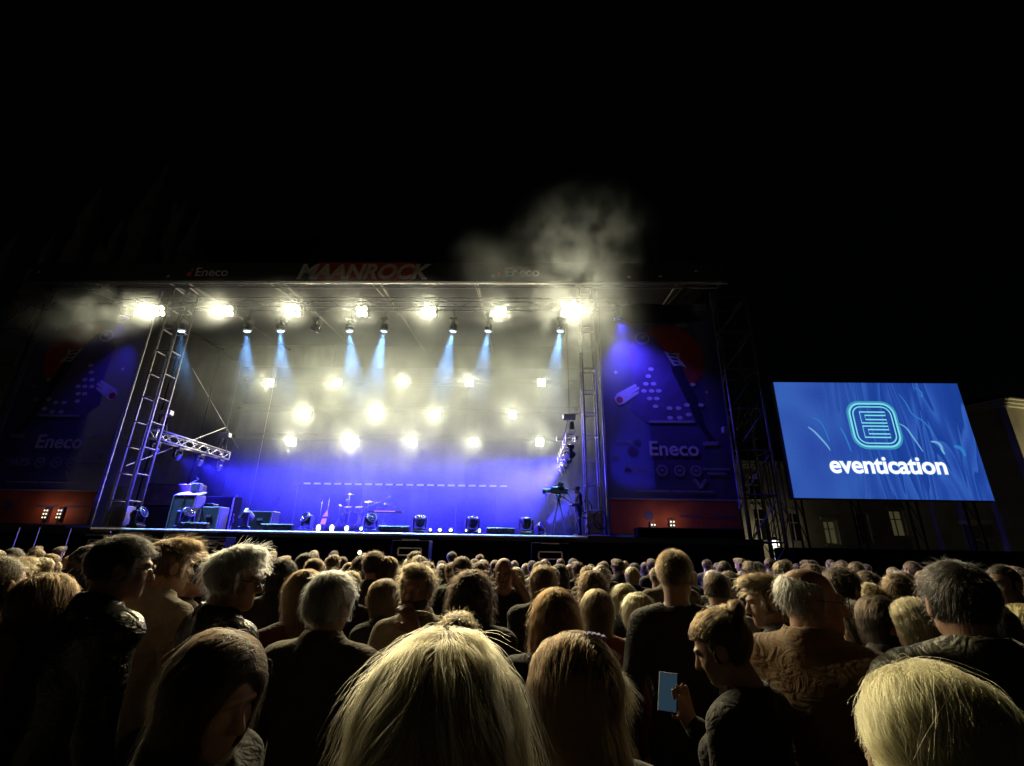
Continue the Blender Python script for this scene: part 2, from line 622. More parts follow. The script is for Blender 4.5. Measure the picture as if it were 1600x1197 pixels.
BEAM = spot_data(12000, (0.22, 0.52, 1.0), 25, 0.35, 0.06)
WASH = spot_data(22000, (0.035, 0.025, 1.0), 84, 0.9, 0.12)
i = 0
for (x, tl) in ((282, 13), (385, 9), (437, 12), (493, 0), (545, 12), (600, -4), (708, -7), (763, -6), (876, -8)):
    p = at(x, 519, 16.42)
    z0 = p[2] + 0.55
    mover((p[0], 16.42, z0 + .02), 'moving head shining a blue beam down under the top blinders, number %s from the keyboards' % ['one', 'two', 'three', 'four', 'five', 'six', 'seven', 'eight', 'nine'][i], 'beam lights under the front truss',
          hang=True, yaw=rad(-90), tilt=rad(tl if x != 493 else 70), lens='lit' if x != 493 else 'dark', light=BEAM if x != 493 else None)
    pl = MB(); pl.tube((p[0], 16.42, z0 + .02), (p[0], 16.42, 10.76), 0.025)
    ho = pl.build('drop_pipe', M_STEEL); tag(ho, 'short drop pipe holding the beam light number %s from the keyboards' % ['one', 'two', 'three', 'four', 'five', 'six', 'seven', 'eight', 'nine'][i], 'pipe', 'drop pipes')
    i += 1

# side trusses running back into the stage, each hung on two chain hoists
for sx, side, aim in ((-14.75, 'the keyboards', 1), (1.75, 'the camera operator', -1)):
    truss('lighting_truss', (sx, 17.6, 5.85), (sx, 22.4, 5.85), 0.36, 0.36, 0.5, 'short side truss hung on chains over %s' % side, r=0.028, m=M_ALU)
    for k, y in enumerate((18.0, 22.0)):
        hz = empty('chain_hoist', (sx, y, 6.05), label='chain hoist at the %s end of the side truss over %s' % (('stage front', 'stage rear')[k], side), cat='hoist')
        b = MB(); b.box((0, 0, 0.75), (0.5, 0.26, 0.22), bevel=0.03); b.build('motor', M_ALUD, hz)
        b = MB(); b.tube((0, 0, 0), (0, 0, 0.66), 0.012); b.tube((0, 0, 0.85), (0, 0, 5.55), 0.012); b.build('chain', M_STEEL, hz)
        b = MB(); b.tube((-0.05, 0, .66), (-0.28, 0, -0.2), 0.014); b.tube((0.05, 0, .66), (0.28, 0, -0.2), 0.014); b.build('sling', M_STEEL, hz)
        b = MB(); b.tube((0.1, 0, .55), (0.1, 0, .25), 0.07, 0.09); b.build('chain_bag', M_BLACK, hz)
    for k, y in enumerate((17.9, 19.2, 20.6, 22.0)):
        mover((sx, y, 5.62), '%s blue moving head hanging from the side truss over %s' % (ORD[k], side), 'moving heads on the side trusses', hang=True,
              tilt=rad(62), yaw=rad(-90 * aim), lens='blue', light=WASH, s=0.95)
# two assumed blue floods on the deck that shine out through the side banners
ASSUMED_FLOOD = spot_data(15000, (0.035, 0.03, 1.0), 34, 0.5, 0.1)
for (x, tx, lab) in ((-12.9, -16.9, 'assumed blue moving head on the deck turned towards the comet banner'), (0.6, 5.0, 'assumed blue moving head on the deck turned towards the moon banner')):
    dx, dy, dz_ = tx - x, 16.8 - 19.6, 5.6 - 2.7
    mover((x, 19.6, SZ), lab, 'assumed banner floods', tilt=math.atan2(math.hypot(dx, dy), dz_), yaw=math.atan2(dx, -dy), lens='blue', light=ASSUMED_FLOOD)
# assumed blue moving heads at both ends of the front truss, washing the face of the side banners
ASSUMED_BWASH = [spot_data(450, (0.07, 0.04, 1.0), 70, 1.0, 0.1), spot_data(2600, (0.09, 0.06, 1.0), 96, 1.0, 0.1)]
for (x, tx, tz, lab) in ((-15.95, -16.6, 4.6, 'assumed moving head on the truss end washing the comet banner blue'), (3.5, 5.2, 4.8, 'assumed moving head on the truss end washing the moon banner blue')):
    dx, dy, dz_ = tx - x, 16.8 - 16.1, tz - 10.3
    mover((x, 16.1, 10.72), lab, 'assumed banner washes', hang=True, tilt=math.atan2(math.hypot(dx, dy), -dz_), yaw=math.atan2(-dx, dy), lens='blue', light=ASSUMED_BWASH[int(x > 0)])
    pl = MB(); pl.tube((x, 16.1, 10.74), (x, 16.24, 10.80), 0.03)
    tag(pl.build('clamp_arm', M_STEEL), 'short clamp arm above the %s' % lab.replace(' blue', ''), 'clamp')
# thin guy wires
for (a_, b_, lab) in ((at(300, 575, 20), at(372, 700, 24), 'thin steel cable slanting down over the keyboards'), (at(196, 728, 17.2), at(352, 668, 22), 'white braided rope tied from truss tower to the side truss')):
    w = MB(); w.tube(a_, b_, 0.012 if 'steel' in lab else 0.022, n=6)
    tag(w.build('cable', M_ALUD), lab, 'cable')
# ------------------------------------------------------------------ side banners
M_BAN = mat('banner_navy_print', (0.05, 0.045, 0.13), 0.75, vary=0.35, scale=0.7, bump=0.15, bscale=2)
M_BANR = mat('banner_red_print', (0.36, 0.035, 0.025), 0.75, vary=0.25, scale=1.5)
M_BANO = mat('banner_orange_print', (0.42, 0.09, 0.04), 0.75, vary=0.4, scale=1.2)
M_BANW = mat('banner_white_print', (0.62, 0.60, 0.64), 0.75, vary=0.1)
M_BANV = mat('banner_violet_print', (0.10, 0.07, 0.20), 0.75, vary=0.3, scale=1.5)
M_BANG = mat('banner_grey_print', (0.28, 0.28, 0.36), 0.75, vary=0.2)
M_BAND = mat('banner_black_print', (0.012, 0.012, 0.03), 0.75, vary=0.2)

for _mm in (M_BAN, M_BANR, M_BANO, M_BANW, M_BANV, M_BANG, M_BAND):
    _t = _mm.node_tree
    _p = _t.nodes['Principled BSDF']
    _o = [q for q in _t.nodes if q.type == 'OUTPUT_MATERIAL'][0]
    _tr = _t.nodes.new('ShaderNodeBsdfTranslucent')
    _mx = _t.nodes.new('ShaderNodeMixShader'); _mx.inputs[0].default_value = 0.32
    _tr.inputs['Color'].default_value = (0.05, 0.05, 0.06, 1) if _mm in (M_BAND, M_BANV) else ((0.30, 0.12, 0.12, 1) if _mm in (M_BANR, M_BANO) else (0.26, 0.26, 0.34, 1))
    _t.links.new(_p.outputs[0], _mx.inputs[1]); _t.links.new(_tr.outputs[0], _mx.inputs[2]); _t.links.new(_mx.outputs[0], _o.inputs['Surface'])
RC = 5.19


def banner(cx, mir, label):
    root = empty('side_banner', (cx, 16.8, SZ + .1), label=label, cat='banner')
    s = MB(); s.box((0, 0.012, 4.45), (4.5, 0.02, 8.9)); s.build('sheet', M_BAN, root)
    for sx in (-1, 1):
        p = MB(); p.tube((sx * 2.3, 0.06, -0.1), (sx * 2.3, 0.06, 9.5), 0.035); p.build('edge_pole', M_ALUD, root)
    layer = [0]

    def Q(px, py):
        p = at(px, py, 16.8)
        return (p[0] - RC) * mir, p[2] - SZ - .1

    def shape(name, pts, m, lift=1, raw=False):
        layer[0] += 1
        y = -0.003 - 0.0035 * lift
        pp = [(*(q if raw else Q(*q)),) for q in pts]
        b = MB(); b.poly([(x, y, z) for x, z in pp], (0, 0.002, 0)); return b.build(name, m, root)

    def disc(name, px, py, rx, rz, m, lift=1, n=28, a0=0, a1=2 * math.pi):
        cx_, cz = Q(px, py)
        return shape(name, [(cx_ + rx * math.cos(a0 + (a1 - a0) * k / n), cz + rz * math.sin(a0 + (a1 - a0) * k / n)) for k in range(n)], m, lift, True)

    disc('red_moon', 1042, 560, 1.42, 1.42, M_BANR, 1)
    shape('dark_cloud', [(962, 480), (1000, 474), (1065, 478), (1100, 500), (1075, 506), (1020, 504), (985, 506), (968, 498)], M_BAND, 2)
    shape('dark_robe', [(985, 545), (1005, 520), (1022, 528), (1040, 548), (1060, 575), (1085, 620), (1092, 655), (1050, 660), (1010, 660), (985, 640), (990, 600)], M_BANV, 2)
    shape('sleeve', [(1045, 552), (1066, 575), (1088, 625), (1100, 665), (1120, 690), (1108, 690), (1088, 660), (1070, 620), (1050, 580)], M_BAND, 3)
    for k, (x, y) in enumerate([(1017, 577), (1013, 588), (1009, 600), (1021, 600), (1006, 611), (1018, 611), (1029, 611), (1015, 623), (1026, 623), (1024, 635), (1046, 638), (1060, 638), (1073, 633), (1047, 653), (1062, 653), (1076, 648), (1082, 601), (1095, 633)]):
        disc('flower_mark', x, y, 0.11, 0.075, M_BANW, 4, 8)
    c0, c1 = 968, 1000
    shape('comet', [(962, 628), (960, 622), (964, 615), (993, 600), (995, 604), (984, 611), (998, 604), (999, 608), (985, 616), (998, 611), (998, 615), (974, 631), (967, 633)], M_BANW, 4)
    disc('comet_core', 968, 625, 0.13, 0.13, M_BANR, 5, 14)
    shape('guitar_head', [(1037, 549), (1048, 553), (1062, 551), (1061, 560), (1073, 575), (1064, 571), (1052, 572)], M_BANW, 4)
    for k in range(3):
        shape('guitar_slot', [(1044 + k * 4, 553 + k * 6), (1056 + k * 2, 555 + k * 6), (1057 + k * 2, 558 + k * 6), (1045 + k * 4, 556 + k * 6)], M_BAND, 5)
    disc('ring_mark', 1003, 529, 0.30, 0.27, M_BANG, 4, 20)
    disc('ring_hole', 1003, 529, 0.22, 0.19, M_BANV, 5, 20)
    disc('ring_dot', 1005, 527, 0.10, 0.09, M_BANG, 6, 12)
    for (x, y) in ((962, 582), (1104, 613), (1060, 509), (1134, 672) if mir > 0 else (1090, 520)):
        cx_, cz = Q(x, y)
        if abs(cx_) < 2.2:
            shape('star_mark', [(cx_ - .1, cz), (cx_ - .025, cz - .025), (cx_, cz - .1), (cx_ + .025, cz - .025), (cx_ + .1, cz), (cx_ + .025, cz + .025), (cx_, cz + .1), (cx_ - .025, cz + .025)], M_BANW, 4, True)
    for pts in ([(1055, 505), (1074, 505), (1074, 512), (1055, 512)], [(963, 688), (988, 688), (988, 693), (963, 693)], [(1098, 690), (1122, 690), (1122, 696), (1098, 696)], [(953, 712), (968, 712), (968, 719), (953, 719)],
                [(1014, 657), (1085, 657), (1085, 661), (1014, 661)], [(1082, 475), (1103, 475), (1103, 486), (1082, 486)]):
        shape('grey_bar', pts, M_BANG, 4)
    cz = Q(1047, 702)[1]
    letter('lettering', 'Eneco', 0.74, M_BANW, root, (0.18, -0.016, cz), extrude=0.002, offset=0.012)
    b = MB(); b.ball((-1.28, -0.012, cz - .1), (0.2, 0.004, 0.2), 16); b.ball((-1.1, -0.012, cz + .22), (0.13, 0.004, 0.13), 16); b.build('emblem', M_BANV, root)
    z2 = Q(1040, 735)[1]
    letter('lettering', 'MAES', 0.40, M_BANG, root, (-1.18, -0.016, z2), extrude=0.002, offset=0.003)
    for k, (x, nm) in enumerate(((-0.3, 'round_logo'), (0.32, 'round_logo'), (0.9, 'round_logo'))):
        b = MB()
        b.lathe([(0.14, -0.002), (0.2, -0.002), (0.2, 0.002), (0.14, 0.002)], c=(x, -0.014, z2), n=18, axis='Y', ring_only=True)
        b.build(nm, M_BANG, root)
        b = MB(); b.ball((x, -0.014, z2), (0.09, 0.003, 0.05), 10); b.build('logo_core', M_BANG, root)
    for k in range(2):
        b = MB(); b.box((1.62, -0.014, z2 + .07 - .16 * k), (0.95 - .3 * k, 0.004, 0.07)); b.build('small_print', M_BANG, root)
    z3 = Q(1080, 758)[1]
    b = MB(); b.poly([(0.75, -0.012, z3 + .22), (0.87, -0.012, z3 + .22), (1.0, -0.012, z3), (1.14, -0.012, z3 + .22), (1.26, -0.012, z3 + .22), (1.05, -0.012, z3 - .12), (0.95, -0.012, z3 - .12)], (0, -0.003, 0)); b.build('winged_logo', M_BANG, root)
    for x, w in ((-0.7, 1.2), (0.25, .5), (1.0, .9)):
        b = MB(); b.box((x, -0.014, z3 - .22), (w, 0.004, 0.05)); b.build('small_print', M_BANG, root)
    zt = 3.50 - SZ - .1
    b = MB(); b.box((0, -0.008, zt / 2 + .02), (4.44, 0.006, zt - .04)); b.build('red_band', M_BANO, root)
    b = MB(); b.box((0, -0.014, zt + .02), (4.44, 0.006, 0.06)); b.build('grey_bar', M_BANG, root)
    b = MB(); b.ball((-0.9, -0.014, zt / 2 + .05), (0.17, 0.004, 0.17), 14); b.build('round_logo', M_BANV, root)
    for x, w in ((0.55, .75), (1.5, .6), (2.0, .25)):
        b = MB(); b.box((x, -0.014, zt / 2 + .05), (w, 0.004, 0.07)); b.build('small_print', M_BANV, root)
    return root


banner(RC, 1, 'tall dark printed banner with red moon standing beside the camera operator')
banner(-17.73, -1, 'tall dark printed banner with pale comet standing beside the keyboards')

# low black covered plinth in front of the right banner, small lamp clusters in front of the red bands
b = MB(); b.box((0, 0, 0.16), (3.5, 0.5, 0.32), bevel=0.03)
tag(b.build('plinth', M_BLACK, None, (5.45, 16.35, SZ)), 'low black cloth covered plinth under the red band of the moon banner', 'plinth')
for (px_, py_, nr, lab) in ((70, 803, 3, 'cluster of tiny white lamps before the comet banner, outer one'), (92, 803, 3, 'cluster of tiny white lamps before the comet banner beside the truss tower'),
                            (1021, 823, 2, 'small cluster of tiny white lamps before the moon banner'), (1051, 821, 3, 'taller cluster of tiny white lamps before the moon banner')):
    p = at(px_, py_, 16.68)
    r = empty('lamp_cluster', (p[0], 16.68, p[2]), label=lab, cat='stage light', group='tiny lamp clusters')
    b = MB(); b.box((0, 0.04, 0), (0.2, 0.06, 0.14 * nr), bevel=0.01); b.tube((0, 0.04, -0.07 * nr), (0, 0.04, SZ - p[2]), 0.015); b.build('housing', M_BLACKP, r)
    for k in range(nr):
        for sx in (-1, 1):
            b = MB(); b.ball((sx * 0.05, 0, (k - (nr - 1) / 2) * 0.12), (0.028, 0.012, 0.028), 10); b.build('lamp', M_WARMS if 'M_WARMS' in globals() else mat('lit_small_lamp', (0.9, 0.85, 0.7), 0.3, vary=0, emit=(1.0, 0.86, 0.66), estr=1.3), r)

    cl_ = bpy.data.lights.new('lamp_light', 'POINT'); cl_.energy = 3.0; cl_.color = (1.0, .72, .5); cl_.shadow_soft_size = .05
    lo = bpy.data.objects.new('lamp_light', cl_); lo.parent = r; lo.location = (0, -.25, .1); COL.objects.link(lo)

# ------------------------------------------------------------------ scaffold towers outside the banners
for cx, lab in ((8.15, 'dark scaffold tower of the stage wing next to the big screen'), (-20.9, 'dark scaffold tower of the stage wing outside the comet banner')):
    sc_ = empty('scaffold_tower', (cx, 17.2, 0), label=lab, cat='scaffold')
    up = MB(); up.tube((0, 0, 0), (0, 0, 11.7), 0.045); upd = up.data('upright', M_STEEL, True)
    for sx in (-.6, .6):
        for sy in (-.6, .6):
            put('upright', upd, sc_, (sx, sy, 0))
    for z in np.arange(0.6, 11.6, 1.55):
        for sy in (-.6, .6):
            t = MB(); t.tube((-.6, sy, z), (.6, sy, z), 0.03); t.build('ledger', M_STEEL, sc_)
        for sx in (-.6, .6):
            t = MB(); t.tube((sx, -.6, z), (sx, .6, z), 0.03); t.build('ledger', M_STEEL, sc_)
        if z < 10.4:
            t = MB(); t.tube((-.6, -.6, z), (.6, -.6, z + 1.5), 0.02); t.build('brace', M_STEEL, sc_)
            t = MB(); t.tube((-.6, .6, z), (-.6, -.6, z + 1.5), 0.02); t.build('brace', M_STEEL, sc_)
t = MB(); t.box((0, 0, 0), (0.26, 0.18, 0.24), bevel=0.02)
tag(t.build('junction_box', M_ALUD, None, tuple(at(1134, 672, 16.45))), 'small pale box strapped to the scaffold beside the moon banner', 'box')

# ------------------------------------------------------------------ the big screen
scr = empty('led_screen', (12.91, 17.0, 0), label='big blue video screen on a truss stand showing a white word and a neon emblem', cat='screen')
SWd, SZ0, SZ1 = 6.84, 3.66, 7.98
b = MB(); b.box((0, 0.16, (SZ0 + SZ1) / 2), (SWd + .06, 0.28, SZ1 - SZ0 + .06), bevel=0.02); b.build('cabinet', M_BLACKP, scr)


def screen_mat():
    m = bpy.data.materials.new('screen_picture')
    m.use_nodes = True
    nt = m.node_tree
    nt.nodes.clear()
    N, Lk = nt.nodes, nt.links
    out = N.new('ShaderNodeOutputMaterial')
    em = N.new('ShaderNodeEmission')
    Lk.new(em.outputs[0], out.inputs[0])
    tc = N.new('ShaderNodeTexCoord')
    sep = N.new('ShaderNodeSeparateXYZ')
    Lk.new(tc.outputs['Object'], sep.inputs[0])
    # slanted folds of light, thicker towards the far side of the picture
    mp = N.new('ShaderNodeMapping')
    mp.inputs['Rotation'].default_value = (0, rad(24), 0)
    mp.inputs['Scale'].default_value = (1.2, 1, 0.16)
    Lk.new(tc.outputs['Object'], mp.inputs[0])
    nz = N.new('ShaderNodeTexNoise'); nz.inputs['Scale'].default_value = 1.05; nz.inputs['Detail'].default_value = 2.0; nz.inputs['Distortion'].default_value = 0.9
    Lk.new(mp.outputs[0], nz.inputs['Vector'])
    wv = N.new('ShaderNodeMath'); wv.operation = 'MULTIPLY'; wv.inputs[1].default_value = 6.0
    Lk.new(nz.outputs[0], wv.inputs[0])
    fr = N.new('ShaderNodeMath'); fr.operation = 'FRACT'
    Lk.new(wv.outputs[0], fr.inputs[0])
    r1 = N.new('ShaderNodeValToRGB')
    e = r1.color_ramp.elements
    e[0].position = 0.0; e[0].color = (0.010, 0.046, 0.29, 1)
    e[1].position = 0.93; e[1].color = (0.032, 0.115, 0.48, 1)
    k = e.new(0.55); k.color = (0.018, 0.068, 0.37, 1)
    k = e.new(1.0); k.color = (0.008, 0.036, 0.24, 1)
    Lk.new(fr.outputs[0], r1.inputs[0])
    # calm, flatter blue on the near side
    r2 = N.new('ShaderNodeMapRange'); r2.interpolation_type = 'SMOOTHSTEP'
    r2.inputs['From Min'].default_value = -2.6; r2.inputs['From Max'].default_value = 0.6
    Lk.new(sep.outputs[0], r2.inputs[0])
    n2 = N.new('ShaderNodeTexNoise'); n2.inputs['Scale'].default_value = 0.5; n2.inputs['Detail'].default_value = 1
    Lk.new(tc.outputs['Object'], n2.inputs['Vector'])
    r3 = N.new('ShaderNodeValToRGB')
    r3.color_ramp.elements[0].position = 0.35; r3.color_ramp.elements[0].color = (0.024, 0.068, 0.37, 1)
    r3.color_ramp.elements[1].position = 0.65; r3.color_ramp.elements[1].color = (0.036, 0.115, 0.46, 1)
    Lk.new(n2.outputs[0], r3.inputs[0])
    mx = N.new('ShaderNodeMix'); mx.data_type = 'RGBA'
    Lk.new(r2.outputs[0], mx.inputs['Factor'])
    Lk.new(r3.outputs[0], mx.inputs['A']); Lk.new(r1.outputs[0], mx.inputs['B'])
    # sparkling pixels
    wn = N.new('ShaderNodeTexNoise'); wn.inputs['Scale'].default_value = 28; wn.inputs['Detail'].default_value = 0
    Lk.new(tc.outputs['Object'], wn.inputs['Vector'])
    mr = N.new('ShaderNodeMapRange'); mr.inputs['To Min'].default_value = 0.8; mr.inputs['To Max'].default_value = 1.22
    Lk.new(wn.outputs[0], mr.inputs[0])
    Lk.new(mx.outputs['Result'], em.inputs['Color'])
    Lk.new(mr.outputs[0], em.inputs['Strength'])
    return m


b = MB(); b.poly([(-SWd / 2, 0, SZ0), (SWd / 2, 0, SZ0), (SWd / 2, 0, SZ1), (-SWd / 2, 0, SZ1)], (0, 0.015, 0)); b.build('display', screen_mat(), scr)


def em_mat(name, col, s):
    m = mat(name, (0.02, 0.02, 0.02), 0.5, vary=0, emit=col, estr=s)
    return m


M_WORD = em_mat('lit_white_letters', (1.0, 1.0, 1.0), 1.15)
M_NEON = em_mat('lit_cyan_line', (0.22, 0.80, 0.86), 0.95)
M_NEOND = em_mat('lit_teal_line', (0.06, 0.36, 0.62), 0.8)
M_HALO = em_mat('lit_blue_halo', (0.10, 0.30, 0.78), 0.9)


def SQ(px, py):
    p = at(px, py, 17.0)
    return p[0] - 12.91, p[2]


wx, wz = SQ(1387, 728)
letter('halo_lettering', 'eventication', 0.87, M_HALO, scr, (wx, -0.006, wz), extrude=0.002, offset=0.04, spacing=0.97)
letter('lettering', 'eventication', 0.87, M_WORD, scr, (wx, -0.014, wz), extrude=0.002, offset=0.017, spacing=0.97)


def rounded(cx_, cz, w, h_, r, n=6):
    pts = []
    for (sx, sz, a0) in ((1, 1, 0), (-1, 1, 90), (-1, -1, 180), (1, -1, 270)):
        for k in range(n + 1):
            a_ = rad(a0 + 90 * k / n)
            pts.append((cx_ + sx * (w / 2 - r) + r * math.cos(a_), cz + sz * (h_ / 2 - r) + r * math.sin(a_)))
    return pts


def outline(name, pts, wd, m, y, closed=True):
    """A neon line of width wd along the points, mitred, in the plane of the screen."""
    P = [Vector(p) for p in pts]
    if not closed:          # round the curl off
        for _ in range(3):
            q = [P[0]]
            for a_, b_ in zip(P[:-1], P[1:]):
                q += [a_ * .75 + b_ * .25, a_ * .25 + b_ * .75]
            P = q + [P[-1]]
    n = len(P)
    L, Rr = [], []
    for i in range(n):
        a_, c_ = P[(i - 1) % n] if (closed or i > 0) else P[i], P[(i + 1) % n] if (closed or i < n - 1) else P[i]
        t_ = (c_ - a_).normalized()
        nn = Vector((-t_.y, t_.x))
        wd_ = wd if closed else wd * math.sin(math.pi * (i + .6) / (n + .2)) ** .6
        L.append(P[i] + nn * wd_ / 2); Rr.append(P[i] - nn * wd_ / 2)
    bb = MB()
    vl = [bb.bm.verts.new((q.x, y, q.y)) for q in L]; vr = [bb.bm.verts.new((q.x, y, q.y)) for q in Rr]
    for i in range(n if closed else n - 1):
        j = (i + 1) % n
        bb.bm.faces.new((vl[i], vl[j], vr[j], vr[i]))
    return bb.build(name, m, scr)


ex, ez = SQ(1366, 664)
outline('emblem_outer_line', rounded(ex, ez, 1.62, 1.62, 0.42), 0.065, M_NEON, -0.012)
outline('emblem_outer_line', rounded(ex, ez, 1.38, 1.38, 0.32), 0.045, M_NEON, -0.012)
outline('emblem_glow', rounded(ex, ez, 1.74, 1.74, 0.46), 0.09, M_NEOND, -0.006)
for dz in (0.27, -0.27):
    outline('emblem_inner_line', [(ex + .48, ez + dz + .22), (ex - .44, ez + dz + .22), (ex - .44, ez + dz - .2), (ex + .48, ez + dz - .2), (ex + .48, ez + dz - .07), (ex - .27, ez + dz - .07), (ex - .27, ez + dz + .09), (ex + .48, ez + dz + .09)], 0.05, M_NEON, -0.012)
M_CURL = em_mat('lit_pale_curl', (0.20, 0.52, 0.86), 0.8)
M_CURLD = em_mat('lit_teal_curl', (0.03, 0.22, 0.62), 0.9)
outline('light_curl', [SQ(*p) for p in ((1262, 667), (1268, 671), (1275, 677), (1285, 688), (1293, 697), (1297, 704))], 0.07, M_CURL, -0.008, False)
outline('light_curl', [SQ(*p) for p in ((1268, 652), (1282, 658), (1289, 672), (1296, 690))], 0.04, M_CURLD, -0.008, False)
outline('light_curl', [SQ(*p) for p in ((1312, 668), (1318, 676), (1324, 690), (1330, 706))], 0.06, M_CURLD, -0.008, False)
outline('light_curl', [SQ(*p) for p in ((1405, 662), (1416, 668), (1424, 680), (1434, 694), (1442, 706))], 0.06, M_CURL, -0.008, False)
outline('light_curl', [SQ(*p) for p in ((1454, 690), (1464, 691), (1470, 696), (1472, 704), (1476, 710))], 0.10, M_CURL, -0.008, False)
outline('light_curl', [SQ(*p) for p in ((1490, 697), (1502, 700), (1508, 713))], 0.14, M_CURLD, -0.008, False)
outline('light_curl', [SQ(*p) for p in ((1404, 616), (1416, 630), (1424, 648), (1440, 656), (1452, 668), (1458, 682))], 0.05, M_CURLD, -0.008, False)
outline('light_curl', [SQ(*p) for p in ((1428, 606), (1440, 612), (1442, 622), (1436, 616))], 0.05, M_CURLD, -0.008, False)

for x in (-3.0, -1.0, 1.0, 3.0):
    for y in (0.35, 0.75):
        t = MB(); t.tube((x, y, 0), (x, y, SZ1), 0.04); t.build('post', M_BLACKP, scr)
    for z in np.arange(0.5, 3.4, 0.8):
        t = MB(); t.tube((x, 0.35, z), (x, 0.75, z + .8), 0.02); t.build('brace', M_BLACKP, scr)
t = MB(); t.box((0, 0.5, 1.0), (7.6, 1.6, 2.0), bevel=0.05); t.build('covered_base', M_BLACK, scr)
tr = truss('truss_tower', (9.05, 18.6, 0), (9.05, 18.6, 7.6), 0.7, 0.7, 1.1, 'thin dark cross braced truss mast between scaffold and big screen', r=0.03, m=M_STEEL)
tr = truss('truss_tower', (10.1, 19.6, 0), (10.1, 19.6, 6.4), 0.6, 0.6, 1.0, 'thin dark cross braced truss mast behind the edge of the big screen', r=0.03, m=M_STEEL)

# ------------------------------------------------------------------ buildings on the square
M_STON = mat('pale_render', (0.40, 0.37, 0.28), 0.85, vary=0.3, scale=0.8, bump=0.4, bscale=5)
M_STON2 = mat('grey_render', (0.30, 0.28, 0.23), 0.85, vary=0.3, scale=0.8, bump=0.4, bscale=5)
M_TRIM = mat('stone_trim', (0.46, 0.44, 0.36), 0.8, vary=0.2, scale=3)
M_GLASS = mat('dark_window_glass', (0.01, 0.01, 0.012), 0.35, vary=0, spec=0.2)
M_LITW = mat('lit_window_glass', (0.3, 0.28, 0.18), 0.5, vary=0.5, scale=2.0, emit=(0.42, 0.38, 0.18), estr=0.10)


def facade(root, p0, p1, h, wins, m, thick=0.5, cornice=True, plinth=True):
    """A wall from p0 to p1 with real openings: built as piers and bands around each window (x0, x1, z0, z1, lit, arched)."""
    p0, p1 = Vector((*p0, 0)), Vector((*p1, 0))
    L = (p1 - p0).length
    ang = math.atan2(p1.y - p0.y, p1.x - p0.x)
    fr = put('wall', None, root) if False else None
    xs = sorted({0, L, *[w[0] for w in wins], *[w[1] for w in wins]})
    zs = sorted({0, h, *[w[2] for w in wins], *[w[3] for w in wins]})
    b_ = MB()
    for xa, xb in zip(xs[:-1], xs[1:]):
        run = None
        for za, zb in zip(zs[:-1], zs[1:]):
            hole = any(w[0] <= xa + 1e-4 and xb - 1e-4 <= w[1] and w[2] <= za + 1e-4 and zb - 1e-4 <= w[3] for w in wins)
            if hole:
                if run:
                    b_.box(((xa + xb) / 2, thick / 2, (run[0] + run[1]) / 2), (xb - xa, thick, run[1] - run[0])); run = None
            else:
                run = (run[0], zb) if run else (za, zb)
        if run:
            b_.box(((xa + xb) / 2, thick / 2, (run[0] + run[1]) / 2), (xb - xa, thick, run[1] - run[0]))
    rel = p0 - root.location
    rel.z = 0
    wl = b_.build('wall', m, root, rel, (0, 0, ang))
    for (x0, x1, z0, z1, lit, *_) in wins:
        cx_, cz, w_, h_ = (x0 + x1) / 2, (z0 + z1) / 2, x1 - x0, z1 - z0
        wo = MB()
        t_ = 0.07
        wo.box((0, 0, h_ / 2 - t_ / 2), (w_, 0.08, t_)); wo.box((0, 0, -h_ / 2 + t_ / 2), (w_, 0.08, t_))
        wo.box((-w_ / 2 + t_ / 2, 0, 0), (t_, 0.08, h_ - 2 * t_)); wo.box((w_ / 2 - t_ / 2, 0, 0), (t_, 0.08, h_ - 2 * t_))
        wo.box((0, 0, 0), (0.05, 0.06, h_ - 2 * t_)); wo.box((0, 0.002, h_ * .15), (w_ - 2 * t_, 0.05, 0.05))
        q = Matrix.Rotation(ang, 3, 'Z') @ Vector((cx_, 0.22, cz)) + rel
        win = wo.build('window', M_TRIM, root, q, (0, 0, ang))
        gl = MB(); gl.box((0, 0.03, 0), (w_ - .1, 0.01, h_ - .1)); gl.build('pane', M_LITW if lit else M_GLASS, win)
        si = MB(); si.box((0, -0.24, -h_ / 2 - .05), (w_ + .3, 0.22, 0.1), bevel=0.02); si.build('sill', M_TRIM, win)
        si = MB(); si.box((0, -0.22, h_ / 2 + .1), (w_ + .3, 0.12, 0.2), bevel=0.02); si.build('lintel', M_TRIM, win)
    if cornice:
        c_ = MB()
        for k, (hh, dd) in enumerate(((0.16, 0.14), (0.14, 0.28), (0.10, 0.42))):
            c_.box((L / 2, -dd / 2 + .05, h - .2 + .13 * k), (L + .2 + dd, dd + .1, hh), bevel=0.02)
        c_.build('cornice', M_TRIM, root, rel, (0, 0, ang))
    return wl


bl = empty('town_house', (24.6, 23.5, 0), label='corner house with a heavy cornice beyond the big screen, one side lit', cat='building')
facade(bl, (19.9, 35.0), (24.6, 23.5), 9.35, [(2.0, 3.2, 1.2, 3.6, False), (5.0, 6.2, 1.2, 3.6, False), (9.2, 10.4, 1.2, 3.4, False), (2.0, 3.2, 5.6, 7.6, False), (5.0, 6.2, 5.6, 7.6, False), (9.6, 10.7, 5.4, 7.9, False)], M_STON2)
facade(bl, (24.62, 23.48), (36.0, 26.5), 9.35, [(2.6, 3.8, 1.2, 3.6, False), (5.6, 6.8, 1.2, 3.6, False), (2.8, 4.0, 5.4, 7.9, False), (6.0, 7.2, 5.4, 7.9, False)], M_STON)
b = MB(); b.poly([(-4.7, 11.9, 9.45), (-0.0, 0.4, 9.45), (11.0, 3.4, 9.45), (6.5, 13, 9.45)], (0, 0, 0.4)); b.build('roof', M_ROOF, bl)

